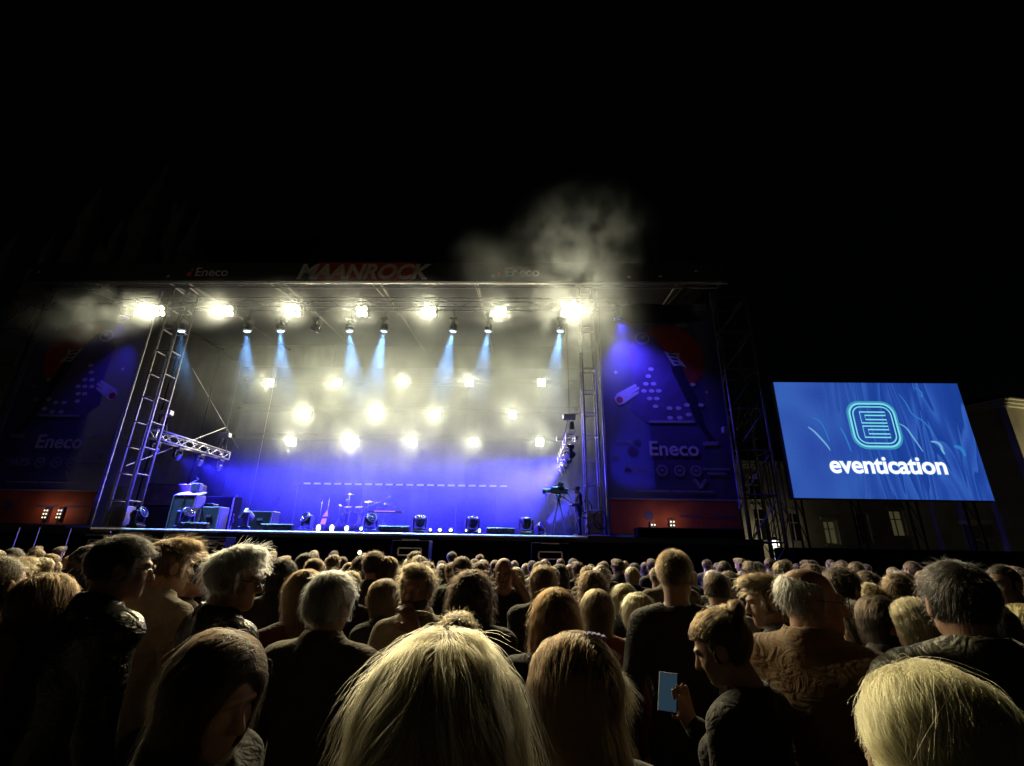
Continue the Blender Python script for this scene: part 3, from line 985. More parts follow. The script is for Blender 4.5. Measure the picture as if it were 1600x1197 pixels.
bl2 = empty('town_house', (11.0, 27.0, 0), label='pale old house with tall windows seen through the scaffold beside the big screen', cat='building')
facade(bl2, (10.6, 27.0), (24.0, 29.2), 6.7, [(0.7, 1.5, 0.9, 2.4, False), (0.6, 1.5, 2.55, 4.0, False), (0.6, 1.5, 4.6, 5.8, False), (2.3, 3.1, 2.4, 4.2, False), (2.3, 3.1, 4.7, 5.9, False), (6.5, 7.4, 2.3, 3.6, True), (10.9, 11.9, 2.8, 4.3, True), (4.4, 5.2, 2.4, 4.0, False), (8.7, 9.5, 2.4, 4.0, False)], M_STON)
b = MB(); b.poly([(-0.6, -0.3, 6.85), (13.3, 2.0, 6.85), (12.5, 6.5, 9.0), (-1.2, 4.3, 9.0)], (0, 0, 0.12)); b.build('roof', M_ROOF, bl2)

# old gabled town hall far behind the roof
M_OLD = mat('old_sandstone', (0.58, 0.55, 0.50), 0.9, vary=0.35, scale=0.4, bump=0.5, bscale=2)
th = empty('town_hall', (-34, 36.5, 0), label='faint old town hall with steep gables and pinnacles rising behind the stage roof', cat='building')
b = MB(); b.box((0, 5, 13), (26, 10, 26)); b.build('wall', M_OLD, th)
b = MB(); b.poly([(-13, -0.4, 26), (13, -0.4, 26), (12, 5, 33), (-12, 5, 33)], (0, 0.3, 0)); b.build('roof', M_ROOF, th)


def pinnacle(px, py, w, base_px=None, py0=418):
    tip = at(px, py, 36.0)
    z0 = 24.0
    pb = MB()
    x = tip[0] + 34
    pb.box((x, -0.9, (z0 + tip[2] - 4 * w) / 2), (w, w, tip[2] - 4 * w - z0), bevel=w * .1)
    pb.tube((x, -0.9, tip[2] - 4 * w), (x, -0.9, tip[2]), w * .75, 0.06, n=8)
    for k in range(3):
        zz = tip[2] - 4 * w + k * w
        pb.ball((x, -0.9, zz), w * (.85 - .22 * k) * .9, 8)
    pb.build('pinnacle', M_OLD, th)


for (x, y, w) in ((40, 362, .8), (95, 366, .7), (133, 356, .8), (166, 296, 1.1), (200, 345, .7), (230, 330, .7), (268, 262, 1.4), (296, 318, .7), (318, 336, 1.2)):
    pinnacle(x, y, w)
for (xa, xb, xt, yt) in ((110, 175, 140, 358), (175, 262, 212, 325), (240, 320, 268, 318)):
    A_, B_, T_ = at(xa, 418, 36.3), at(xb, 418, 36.3), at(xt, yt, 36.3)
    st_ = MB()
    n = 7
    for k in range(n):
        f0, f1 = k / n, (k + 1) / n
        x0 = A_[0] + (T_[0] - A_[0]) * f0; x1 = B_[0] + (T_[0] - B_[0]) * f0
        za = A_[2] + (T_[2] - A_[2]) * f0; zb = A_[2] + (T_[2] - A_[2]) * f1
        st_.box(((x0 + x1) / 2 + 34, 0.1, (za + zb) / 2), (x1 - x0, 0.8, zb - za))
    st_.build('stepped_gable', M_OLD, th)

# street lamp by the scaffold
lp = at(1212, 852, 25.8)
sl = empty('street_lamp', (lp[0], 25.8, 0), label='lit street lamp shining behind the dark truss mast', cat='street lamp')
b = MB(); b.tube((0, 0, 0), (0, 0, lp[2] - .25), 0.05, 0.035); b.build('post', M_BLACKP, sl)
b = MB(); b.lathe([(0.06, -0.25), (0.13, -0.2), (0.19, 0.15), (0.12, 0.24)], c=(0, 0, lp[2]), n=12); b.build('lantern', mat('lit_lantern_glass', (0.9, 0.9, 0.8), 0.3, vary=0, emit=(1.0, 0.95, 0.78), estr=3.0), sl)
b = MB(); b.lathe([(0.26, 0.24), (0.2, 0.3), (0.03, 0.42)], c=(0, 0, lp[2]), n=12); b.build('hood', M_BLACKP, sl)
ll = bpy.data.lights.new('lamp_light', 'POINT'); ll.energy = 24; ll.color = (1.0, 0.86, 0.58); ll.shadow_soft_size = 0.15
lo = bpy.data.objects.new('lamp_light', ll); lo.parent = sl; lo.location = (0.1, 0.35, lp[2] + .1); COL.objects.link(lo)
b = MB(); b.box((0, 0, 0), (0.16, 0.06, 1.0)); o = b.build('light_strip', mat('lit_green_strip', (0.5, 0.7, 0.6), 0.4, vary=0.2, emit=(0.62, 0.95, 0.80), estr=0.8), None, tuple(at(1216, 884, 22.0)))
tag(o, 'narrow greenish lit strip standing below the street lamp', 'light')
o.location.z = max(o.location.z, 0.52)
b = MB(); b.box((0, 0, -0.0), (0.22, 0.16, 0.7)); b.build('foot', M_BLACKP, o, (0, 0, -0.9))
wl = empty('assumed_street_lantern', (29.6, 22.9, 0), label='assumed unseen street lantern on a tall post before the lit side of the corner house', cat='street lamp')  # assumed lantern out of view, added to light the house wall
b = MB(); b.tube((0, 0, 0), (0, 0, 4.2), 0.06, 0.04); b.build('post', M_BLACKP, wl)
b = MB(); b.lathe([(0.08, 4.2), (0.16, 4.25), (0.2, 4.6), (0.1, 4.75)], n=12); b.build('lantern', MATS['lit_lantern_glass'], wl)
lo = bpy.data.objects.new('lamp_light', ll.copy()); lo.data.energy = 1100; lo.data.color = (1.0, 0.86, 0.45); lo.parent = wl; lo.location = (-0.4, 0.5, 4.9); COL.objects.link(lo)
# ------------------------------------------------------------------ gear on the stage
M_TAN = mat('worn_cabinet_cloth', (0.16, 0.12, 0.08), 0.8, vary=0.5, scale=3, bump=0.3)
M_GEARB = mat('grey_gear_paint', (0.07, 0.07, 0.10), 0.6, vary=0.2)
M_BRASS = mat('cymbal_brass', (0.75, 0.65, 0.35), 0.25, 1.0, vary=0.1)
M_DRUM = mat('drum_shell', (0.14, 0.14, 0.17), 0.25, vary=0.2, coat=0.6)
M_SKIN_D = mat('drum_head', (0.45, 0.45, 0.47), 0.6, vary=0.1)
M_WHITEP = mat('white_panel', (0.75, 0.75, 0.78), 0.4, vary=0.1)
M_PINK = mat('lit_pink_tape', (0.7, 0.3, 0.5), 0.5, vary=0, emit=(0.75, 0.30, 0.62), estr=0.9)
NUM = ['first', 'second', 'third', 'fourth', 'fifth', 'sixth', 'seventh', 'eighth', 'ninth']

# moving heads standing on the stage edge
fl = [(212, 824, 60, 100), (286, 826, 50, 70), (381, 827, 55, -60), (478, 828, 62, -30), (577, 831, 55, 40), (655, 832, 20, 0), (738, 833, 10, 0), (822, 835, 0, 0)]
for k, (x, y, tl, yw) in enumerate(fl):
    p = at(x, y, 16.65)
    mover((p[0], 16.65, SZ), '%s moving head standing along the stage edge counted from the keyboards' % NUM[k], 'moving heads on the stage edge', tilt=rad(tl), yaw=rad(yw), s=1.12 if k > 2 else 1.3)
for k, (x, w) in enumerate(((430, 52), (300, 44), (615, 50), (782, 44))):
    p = at(x, 826, 16.3)
    r = empty('floor_light_bar', (p[0], 16.4, SZ), label=['black light bar lying on the stage edge beside the white floor lamps', 'black light bar lying on the stage edge under the keyboards', 'black light bar lying between two moving heads before the drums', 'black light bar lying before the microphone stand'][k], cat='stage light', group='floor light bars')
    L = w / 46.0
    b = MB(); b.box((0, 0, 0.15), (L, 0.18, 0.2), bevel=0.03); b.build('housing', M_BLACKP, r)
    for sx in (-1, 1):
        b = MB(); b.box((sx * L * .4, 0, 0.03), (0.06, 0.2, 0.06)); b.build('foot', M_BLACKP, r)
    for i in range(8):
        b = MB(); b.ball((-L / 2 + L * (i + .5) / 8, -0.085, 0.16), (L / 20, 0.012, 0.05), 8); b.build('lens', M_LENS, r)

# small white floor lamps glaring at the crowd
FLOORL = spot_data(40, (0.55, 0.62, 1.0), 120, 0.9, 0.06)
ws = [(497, 828, .075, .11), (518, 828, .075, .11), (541, 830, .07, .08), (564, 829, .05, .05), (672, 832, .04, .04), (687, 832, .06, .04), (704, 832, .06, .04), (728, 832, .03, .03), (749, 832, .045, .06)]
for k, (x, y, rx, rz) in enumerate(ws):
    p = at(x, y, 16.2)
    r = empty('floor_lamp', (p[0], 16.2, SZ), label='%s small white lamp glaring on the stage edge counted from the keyboards' % NUM[k], cat='stage light', group='small white floor lamps')
    b = MB(); b.lathe([(0.06, 0.14), (rx + .035, 0.02), (rx + .04, -0.02), (rx + .01, -0.02)], c=(0, 0.03, max(.13, p[2] - SZ)), n=14, axis='Y'); b.build('housing', M_BLACKP, r, smooth=True)
    b = MB(); b.ball((0, 0.0, max(.13, p[2] - SZ)), (rx, 0.02, rz), 14); b.build('lens', M_WHITEL, r)
    b = MB(); b.box((0, 0.05, 0.03), (0.14, 0.1, 0.06)); b.build('foot', M_BLACKP, r)
    if k < 3 or k in (5, 6):
        lo = bpy.data.objects.new('lamp_light', FLOORL); lo.parent = r; lo.location = (0, -0.06, max(.13, p[2] - SZ)); lo.rotation_euler = (rad(-90), 0, 0); COL.objects.link(lo)

# riser with drum kit
riser = empty('drum_riser', (-7.6, 21.6, SZ), label='low black riser under the drum kit', cat='riser')
b = MB(); b.box((0, 0, 0.3), (4.2, 2.6, 0.08)); b.build('platform', M_DECK, riser)
for sx in (-1, 1):
    for sy in (-1, 1):
        b = MB(); b.box((sx * 1.95, sy * 1.15, 0.13), (0.08, 0.08, 0.26)); b.build('leg', M_STEEL, riser)
dz = SZ + .34
kit = empty('drum_kit', (-7.6, 21.2, dz), label='drum kit with pale cymbals and boom stands on the riser', cat='drum kit')


def drum(c, r, h_, name, tilt=0.0, axis='Z'):
    M = Matrix.Rotation(tilt, 3, 'X')
    d_ = MB(); d_.lathe([(r, -h_ / 2), (r, h_ / 2)], n=20, axis=axis, M=M); o_ = d_.build(name, M_DRUM, kit, c, smooth=False)
    e_ = MB(); e_.lathe([(r * .97, h_ / 2 + .002), (r * .97, h_ / 2 + .006)], n=20, axis=axis, M=M); e_.build('drum_head', M_SKIN_D, o_)
    for s in (-1, 1):
        e_ = MB(); e_.lathe([(r + .002, s * h_ / 2 - .02), (r + .018, s * h_ / 2 - .02), (r + .018, s * h_ / 2 + .02), (r + .002, s * h_ / 2 + .02)], n=20, axis=axis, M=M, ring_only=True); e_.build('hoop', M_CHROME, o_)
    return o_


drum((0, 0, 0.3), 0.29, 0.42, 'bass_drum', axis='Y')
drum((-0.3, 0.05, 0.75), 0.16, 0.2, 'tom_drum', rad(15))
drum((0.2, 0.05, 0.75), 0.17, 0.22, 'tom_drum', rad(15))
drum((0.62, 0.45, 0.38), 0.21, 0.4, 'floor_tom')
drum((-0.5, 0.4, 0.6), 0.18, 0.14, 'snare_drum')


def cymbal(x, y, z, r, tilt=0.1, m=M_BRASS):
    s_ = MB(); s_.tube((x, y, 0.02), (x, y, z), 0.014); 
    for a_ in (0, 2.1, 4.2):
        s_.tube((x, y, 0.3), (x + .28 * math.cos(a_), y + .28 * math.sin(a_), 0.01), 0.011)
    st = s_.build('stand', M_CHROME, kit)
    c_ = MB(); c_.lathe([(r, -0.012), (r * .3, 0.008), (r * .16, 0.035), (0.02, 0.045)], n=24, M=Matrix.Rotation(tilt, 3, 'X')); c_.build('cymbal', m, st, (x, y, z), smooth=True)


cymbal(-0.32, 0.1, 1.42, 0.24)
cymbal(-0.75, 0.25, 0.92, 0.19)
cymbal(0.55, 0.2, 1.12, 0.25, 0.2)
cymbal(1.25, 0.4, 1.05, 0.27)
for x, h_, k in ((-1.5, 1.15, 0), (-1.2, 1.2, 1)):
    b = MB(); b.tube((x, 0, 0.02), (x, 0, h_), 0.014); b.tube((x, 0, h_), (x + .05, -.12, h_ + .08), 0.02); b.tube((x - .2, 0, .02), (x + .2, 0, .02), .014); b.build('stand', M_CHROME, kit)
for (a_, b2) in (((0.4, 0.2, 0.85), (1.55, -0.1, 1.28)), ((0.9, 0.3, 0.9), (1.75, 0.2, 0.92)), ((-0.1, -.3, 0.7), (-0.2, -.5, 1.1))):
    b = MB(); b.tube(a_, b2, 0.018); b.ball(b2, 0.05, 8); b.tube(a_, (a_[0], a_[1], 0.02), 0.014); b.build('boom_stand', M_CHROME, kit)
for (x, z, w, h_) in ((0.55, 0.50, .3, .04), (0.85, 0.50, .2, .04), (2.0, 0.48, .12, .08), (0.15, 0.1, .12, .12), (0.1, -.1, .12, .10)):
    pass
ks = empty('keyboard_stand', (-6.0, 20.6, SZ), label='keyboard with a glowing pink strip beside the drum kit', cat='keyboard')
b = MB(); b.box((0, 0, 0.98), (1.5, 0.35, 0.09), bevel=0.02); b.build('keyboard', M_BLACKP, ks)
b = MB(); b.box((0, -0.185, 0.99), (0.9, 0.01, 0.03)); b.build('pink_strip', M_PINK, ks)
b = MB()
for s in (-1, 1):
    b.tube((-0.5 * s, 0, 0.02), (0.5 * s, 0.02 * s, 0.94), 0.02)
b.build('cross_stand', M_STEEL, ks)
nt_ = empty('note_stand', (-7.95, 19.0, SZ), label='low stand carrying two small pink glowing notes before the drums', cat='stand')
b = MB(); b.tube((0, 0.03, 0), (0, 0.03, 0.95), 0.015); b.tube((-.2, 0, .01), (.2, 0, .01), .012); b.build('pole', M_STEEL, nt_)
b = MB(); b.poly([(-.1, 0, .66), (.1, 0, .66), (.06, 0, .92)], (0, 0.01, 0)); b.build('note', M_PINK, nt_)
b = MB(); b.poly([(-.16, 0, .36), (.04, 0, .36), (.08, 0, .58), (-.1, 0, .58)], (0, 0.01, 0)); b.build('note', M_PINK, nt_)

# dashed light strip on the rear riser rail
rail = empty('light_rail', (-6.4, 23.4, SZ), label='long low rail of short pale light strips behind the drums', cat='stage light')
zr = at(600, 757, 23.4)[2] - SZ
b = MB(); b.box((0, 0.06, zr), (10.6, 0.06, 0.1)); b.build('rail', M_BLACKP, rail)
for x in (-5, -1.7, 1.7, 5):
    b = MB(); b.tube((x, 0.06, 0), (x, 0.06, zr), 0.03); b.build('post', M_BLACKP, rail)
M_DASH = mat('lit_dim_strip', (0.5, 0.5, 0.6), 0.5, vary=0.3, emit=(0.50, 0.56, 0.95), estr=0.28)
dsd = MB(); dsd.box((0, 0, 0), (0.34, 0.03, 0.075)); dsd = dsd.data('light_strip', M_DASH)
for i in range(20):
    put('light_strip', dsd, rail, (-4.55 + i * 0.52, 0.0, zr))


def mic_stand(p, h_, label, boom=True):
    r = empty('microphone_stand', p, label=label, cat='microphone stand')
    b_ = MB(); b_.tube((0, 0, 0.02), (0, 0, h_), 0.013); b_.build('pole', M_STEEL, r)
    b_ = MB()
    for a_ in (0.3, 2.4, 4.5):
        b_.tube((0, 0, 0.1), (.25 * math.cos(a_), .25 * math.sin(a_), 0.01), 0.011)
    b_.build('tripod_foot', M_STEEL, r)
    top = Vector((0, 0, h_))
    if boom:
        b_ = MB(); b_.tube((0, 0, h_ - .05), (0.45, -0.1, h_ + .15), 0.01); b_.build('boom', M_STEEL, r); top = Vector((0.45, -.1, h_ + .15))
    b_ = MB(); b_.tube(top, top + Vector((0.03, -.14, .03)), 0.014, 0.022); b_.ball(top + Vector((0.035, -.16, .035)), 0.03, 10); b_.build('microphone', M_BLACKP, r)


mic_stand((at(853, 836, 16.6)[0], 16.6, SZ), 1.42, 'straight microphone stand in front of the video camera', False)
mic_stand((-3.0, 20.8, SZ), 1.5, 'microphone stand with boom in the blue middle of the stage')
mic_stand((at(276, 826, 17.2)[0], 17.2, SZ), 1.65, 'tall microphone stand leaning before the tan cabinet')

# backline by the tower: tan cabinet, desks, boxes
p0, p1 = at(228, 752, 18.6), at(303, 788, 18.6)
cb = empty('speaker_cabinet', ((p0[0] + p1[0]) / 2, 18.9, SZ), label='wide tan cloth speaker cabinet on a black case beside the truss tower', cat='cabinet')
b = MB(); b.box((0, 0, 0.45), (2.3, 0.7, 0.9), bevel=0.03); b.build('case', M_BLACKP, cb)
b = MB(); b.box((0, 0, 1.36), (2.2, 0.55, 0.9), bevel=0.04); b.build('shell', M_BLACKP, cb)
b = MB(); b.box((0, -0.285, 1.36), (2.06, 0.02, 0.78)); b.build('grille_cloth', M_TAN, cb)
for k, (x, y, w, h_, m_, lab, nm, ct) in enumerate(((285, 825, 0.9, 1.25, M_GEARB, 'grey upright equipment box carrying a white lit panel', 'equipment_box', 'box'), (330, 826, 0.75, 0.85, M_GEARB, 'lower grey equipment box beside the seated backline', 'equipment_box', 'box'),
                                         (335, 780, 1.5, 1.35, M_BLACK, 'broad black flight case behind the grey equipment boxes', 'flight_case', 'case'), (410, 826, 0.9, .75, M_BLACKP, 'low black amplifier near the third moving head', 'amplifier', 'amplifier'))):
    Yb = 17.5 + .7 * (k in (2,)) * 2 + .5 * (k == 3)
    X = at(x, 826, Yb)[0]
    r = empty(nm, (X, Yb, SZ), label=lab, cat=ct)
    b = MB(); b.box((0, 0, h_ / 2), (w, 0.55, h_), bevel=0.03); b.build('body', m_, r)
    for sx in (-1, 1):
        b = MB(); b.box((sx * (w / 2 - .04), -.285, h_ / 2), (0.05, 0.02, h_ - .1)); b.build('edge_strip', M_ALUD, r)
    b = MB(); b.box((0, -.29, h_ * .6), (0.2, 0.03, 0.08)); b.build('handle', M_ALUD, r)
    if k == 0:
        b = MB(); b.box((0.05, -.05, h_ + .06), (0.85, 0.5, 0.04), Matrix.Rotation(rad(18), 3, 'X')); b.build('lit_panel', M_WHITEP, r)
        b = MB(); b.box((0.1, .1, h_ + .3), (0.35, 0.3, 0.35), bevel=.05); b.build('control_box', M_GEARB, r)
kb = empty('keyboard_stand', (-12.4, 17.9, SZ), label='black keyboard on a cross stand by the grey equipment boxes', cat='keyboard')
b = MB(); b.box((0, 0, 0.95), (1.3, 0.34, 0.09), bevel=0.02); b.build('keyboard', M_BLACKP, kb)
b = MB(); b.box((0, -.1, 0.998), (1.16, 0.13, 0.01)); b.build('keys', M_WHITEP, kb)
b = MB()
for s in (-1, 1):
    b.tube((-0.45 * s, 0, 0.02), (0.45 * s, 0.02 * s, 0.92), 0.02)
b.build('cross_stand', M_STEEL, kb)
for k, (X, Yb) in enumerate(((-11.6, 18.6), (-10.2, 19.2))):
    gt = empty('guitar_on_stand', (X, Yb, SZ), (rad(-10), 0, 0), label=['dark electric guitar on a floor stand beside the keyboard', 'dark electric guitar on a floor stand near the low amplifier'][k], cat='guitar')
    b = MB(); b.ball((0, 0, 0.42), (0.19, 0.03, 0.16), 14); b.ball((0, 0, 0.62), (0.15, 0.03, 0.13), 14); b.build('body', M_GEARB, gt, smooth=True)
    b = MB(); b.box((0, -.01, 1.0), (0.05, 0.03, 0.62)); b.box((0, 0, 1.37), (0.09, 0.025, 0.16)); b.build('neck', M_BLACKP, gt)
    b = MB(); b.tube((0, .06, .25), (0, .25, 0.04), .012); b.tube((-.15, .0, .25), (-.2, -.05, .0), .012); b.tube((.15, .0, .25), (.2, -.05, .0), .012); b.build('stand', M_STEEL, gt)

# video camera on a tripod
ct = at(873, 836, 16.95)
vc = empty('video_camera', (ct[0], 16.95, SZ), label='broadcast video camera on a tall tripod before its operator', cat='camera')
for a_ in (-0.9, 2.2, 4.2):
    b = MB(); b.tube((0.0, 0, 1.33), (.42 * math.cos(a_), .42 * math.sin(a_), 0.01), 0.03, 0.018); b.build('leg', M_BLACKP, vc)
b = MB(); b.lathe([(0.11, 1.30), (0.1, 1.40), (0.06, 1.46)], n=14); b.build('tripod_head', M_BLACKP, vc)
b = MB(); b.box((0.0, 0, 1.58), (0.52, 0.17, 0.24), bevel=0.03); b.box((0.28, 0, 1.55), (0.14, 0.14, 0.2), bevel=.02); b.build('body', M_BLACKP, vc)
b = MB(); b.tube((-0.26, 0, 1.57), (-0.46, 0, 1.55), 0.075, 0.085, 16); b.tube((-0.46, 0, 1.55), (-0.56, 0, 1.545), 0.10, 0.11, 16); b.build('lens', M_BLACKP, vc)
b = MB(); b.box((0.1, -.02, 1.80), (0.2, 0.16, 0.14), Matrix.Rotation(rad(20), 3, 'Y'), bevel=.02); b.tube((0.1, 0, 1.68), (0.1, 0, 1.78), .02); b.build('viewfinder', M_BLACKP, vc)
b = MB(); b.path([(-0.3, 0, 1.70), (-0.1, 0, 1.75), (0.15, 0, 1.72)], 0.014); b.build('carry_handle', M_BLACKP, vc)
b = MB(); b.tube((0.08, 0, 1.40), (0.5, -.12, 1.12), 0.014); b.tube((0.08, 0.05, 1.40), (0.5, .15, 1.15), 0.014); b.build('pan_bar', M_BLACKP, vc)
b = MB(); b.path([(0.34, 0, 1.5), (0.5, 0.1, 1.2), (0.35, .1, .8), (.5, .1, .4), (.7, .1, .12)], 0.012); b.build('cable', M_BLACKP, vc)

# looms of cable and boxes at the foot of the tower by the camera
for k, (x, y, z, s) in enumerate(((2.0, 16.7, 0.35, .3), (2.15, 16.75, 1.0, .22), (2.35, 16.6, .2, .34), (2.6, 16.65, .55, .3))):
    cb = MB()
    for t in range(14):
        a_ = t * 2 * math.pi / 13
        a2 = (t + 1) * 2 * math.pi / 13
        cb.tube((s * .8 * math.cos(a_), .05 * math.sin(3 * a_), s * math.sin(a_)), (s * .8 * math.cos(a2), .05 * math.sin(3 * a2), s * math.sin(a2)), 0.025, n=6)
    tag(cb.build('cable_coil', M_BLACKP, None, (x, y, SZ + z)), ['cable coil on the deck beside the camera operator', 'cable coil hung high on the tower behind the camera operator', 'large cable coil at the foot of the tower by the moon banner', 'cable coil hung low on the tower towards the moon banner'][k], 'cable coil', 'cable coils on the camera side tower')

# speaker cabinets before the stage, with bright bar handles
for k, (x, y, lab) in enumerate(((640, 862, 'black speaker stack with pale bar handle before the drums'), (860, 868, 'black speaker stack with pale bar handle before the microphone stand'), (155, 849, 'black speaker stack with bright handles below the truss tower'), (322, 850, 'black speaker stack with bright handles below the grey equipment boxes'))):
    p = at(x, y, 14.9)
    r = empty('speaker_stack', (p[0], 15.2, 0), label=lab, cat='speaker', group='speaker stacks before the stage')
    hh = 2.0
    b = MB(); b.box((0, 0, hh / 2), (1.15, 0.56, hh), bevel=0.02); b.build('cabinet', M_BLACK, r)
    z = p[2]
    b = MB()
    w, h_ = (.70, .2)
    b.box((0, -.305, z + h_ / 2), (w, 0.03, 0.04)); b.box((0, -.305, z - h_ / 2), (w, 0.03, 0.04)); b.box((-w / 2, -.305, z), (0.05, 0.03, h_ - .04)); b.box((w / 2, -.305, z), (0.05, 0.03, h_ - .04))
    b.build('handle_frame', M_ALU, r)
    b = MB(); b.box((0, -.30, z + .34), (.52, 0.03, 0.03)); b.build('latch_bar', M_ALU, r)
    if k > 1:
        b = MB(); b.box((.35, -.31, z + .02), (.5, 0.02, 0.08)); b.box((.45, -.31, z + .13), (.2, 0.02, 0.05)); b.build('handle_plate', M_CHROME, r)
# thin barrier poles on the left
for k, x in enumerate((18, 50, 100)):
    a_ = at(x, 860, 12.5); b2 = at(x + 8, 838, 12.5)
    b = MB(); b.tube((a_[0], 12.5, 0), (a_[0], 12.5, 2.12), 0.014); o = b.build('pole', M_STEEL)
    tag(o, ['slim metal pole before the comet banner, outermost of three', 'slim metal pole before the comet banner, middle of three', 'slim metal pole before the comet banner, next to the speaker stack'][k], 'pole', 'slim poles before the comet banner')
    b = MB(); b.box((a_[0], 12.5, 0.02), (.4, .4, .04)); b.build('base_plate', M_STEEL, o)
# ------------------------------------------------------------------ people: distance fields turned into one continuous surface
F32 = np.float32


def nrm(v):
    return np.sqrt((v * v).sum(-1))


def rc(P, a, b, ra, rb):
    a, b = np.array(a, F32), np.array(b, F32)
    pa, ba = P - a, b - a
    t = np.clip((pa @ ba) / max(1e-9, float(ba @ ba)), 0, 1)
    return nrm(pa - t[..., None] * ba) - (ra + (rb - ra) * t)


def ell(P, c, r):
    c, r = np.array(c, F32), np.array(r, F32)
    q = (P - c) / r
    k0 = nrm(q)
    k1 = nrm(q / r)
    return k0 * (k0 - 1) / (k1 + 1e-6)


def smin(a, b, k):
    h = np.clip(0.5 + 0.5 * (b - a) / k, 0, 1)
    return b * (1 - h) + a * h - k * h * (1 - h)


def smax(a, b, k):
    return -smin(-a, -b, k)


def wob(P, f, seed, n=5):
    """Soft lumpy noise: a few crossed sine waves."""
    rg = np.random.RandomState(seed)
    s = 0
    for _ in range(n):
        k = rg.normal(size=3); k = k / np.linalg.norm(k) * f * rg.uniform(.6, 1.6)
        s = s + np.sin(P @ k.astype(F32) + rg.uniform(0, 6.28))
    return s / n


def surfnet(fn, xs, ys, zs):
    """Surface nets on a rectilinear grid -> vertices, quads."""
    X, Y, Z = np.meshgrid(xs, ys, zs, indexing='ij')
    D = fn(np.stack([X, Y, Z], -1).astype(F32))
    nx, ny, nz = D.shape
    S = D < 0
    corners = [(i, j, k) for i in (0, 1) for j in (0, 1) for k in (0, 1)]
    cs = sum(S[i:nx - 1 + i, j:ny - 1 + j, k:nz - 1 + k].astype(np.int8) for i, j, k in corners)
    act = (cs > 0) & (cs < 8)
    idx = -np.ones(act.shape, np.int64)
    ci, cj, ck = np.nonzero(act)
    idx[ci, cj, ck] = np.arange(len(ci))
    acc = np.zeros((len(ci), 3)); cnt = np.zeros(len(ci))
    ax = (xs, ys, zs)
    for e in range(3):
        o1, o2 = [a for a in range(3) if a != e]
        for u in (0, 1):
            for v in (0, 1):
                off = [0, 0, 0]; off[o1] = u; off[o2] = v
                a = (ci + off[0], cj + off[1], ck + off[2])
                off2 = list(off); off2[e] = 1
                b = (ci + off2[0], cj + off2[1], ck + off2[2])
                da, db = D[a], D[b]
                m = (da < 0) != (db < 0)
                t = np.where(m, da / np.where(m, da - db, 1), 0)
                p = np.zeros((len(ci), 3))
                for q in range(3):
                    ca, cb = np.asarray(ax[q])[a[q]], np.asarray(ax[q])[b[q]]
                    p[:, q] = ca + (cb - ca) * t
                acc += np.where(m[:, None], p, 0); cnt += m
    V = acc / np.maximum(cnt, 1)[:, None]
    Q = []
    for e in range(3):
        sl0 = [slice(None)] * 3; sl1 = [slice(None)] * 3
        sl0[e] = slice(0, -1); sl1[e] = slice(1, None)
        a, b = S[tuple(sl0)], S[tuple(sl1)]
        ii = np.nonzero(a != b)
        flip = a[ii]
        o1, o2 = [q for q in range(3) if q != e]
        ok = (ii[o1] > 0) & (ii[o2] > 0) & (ii[o1] < D.shape[o1] - 1) & (ii[o2] < D.shape[o2] - 1)
        ii = tuple(q[ok] for q in ii); flip = flip[ok]

        def cell(u, v):
            c = list(ii); c[o1] = c[o1] - u; c[o2] = c[o2] - v
            return idx[tuple(c)]
        q = np.stack([cell(1, 1), cell(0, 1), cell(0, 0), cell(1, 0)], 1)
        if e == 1:
            flip = ~flip
        q[~flip] = q[~flip][:, ::-1]
        Q.append(q)
    return V, np.concatenate(Q)


def np_mesh(name, V, Q, m):
    me = bpy.data.meshes.new(name)
    me.vertices.add(len(V)); me.vertices.foreach_set('co', np.ascontiguousarray(V, np.float32).ravel())
    n = len(Q)
    me.loops.add(n * 4); me.loops.foreach_set('vertex_index', np.ascontiguousarray(Q, np.int32).ravel())
    me.polygons.add(n)
    me.polygons.foreach_set('loop_start', np.arange(0, n * 4, 4, dtype=np.int32))
    me.polygons.foreach_set('use_smooth', np.ones(n, bool))
    me.update(calc_edges=True)
    if m is not None:
        me.materials.append(m)
    return me


def axis(*segs):
    out = []
    for a, b, s in segs:
        out += list(np.arange(a, b - 1e-6, s))
    out.append(segs[-1][1])
    return np.array(out)


def rotm(yaw=0, pitch=0, roll=0):
    """yaw turns the face to its left (+), pitch nods it down (+), roll leans it to its right (+)."""
    return np.array((Matrix.Rotation(yaw, 3, 'Z') @ Matrix.Rotation(-pitch, 3, 'X') @ Matrix.Rotation(roll, 3, 'Y')), dtype=float)


HC = np.array([0, 0.012, 1.635])          # middle of the head for a 1.75 m person facing +Y
NECK = np.array([0, -0.012, 1.505])


def skull(P):
    d = ell(P, (0, -0.014, 0.030), (0.076, 0.098, 0.086))
    d = smin(d, ell(P, (0, 0.022, -0.035), (0.061, 0.072, 0.082)), 0.03)
    return d


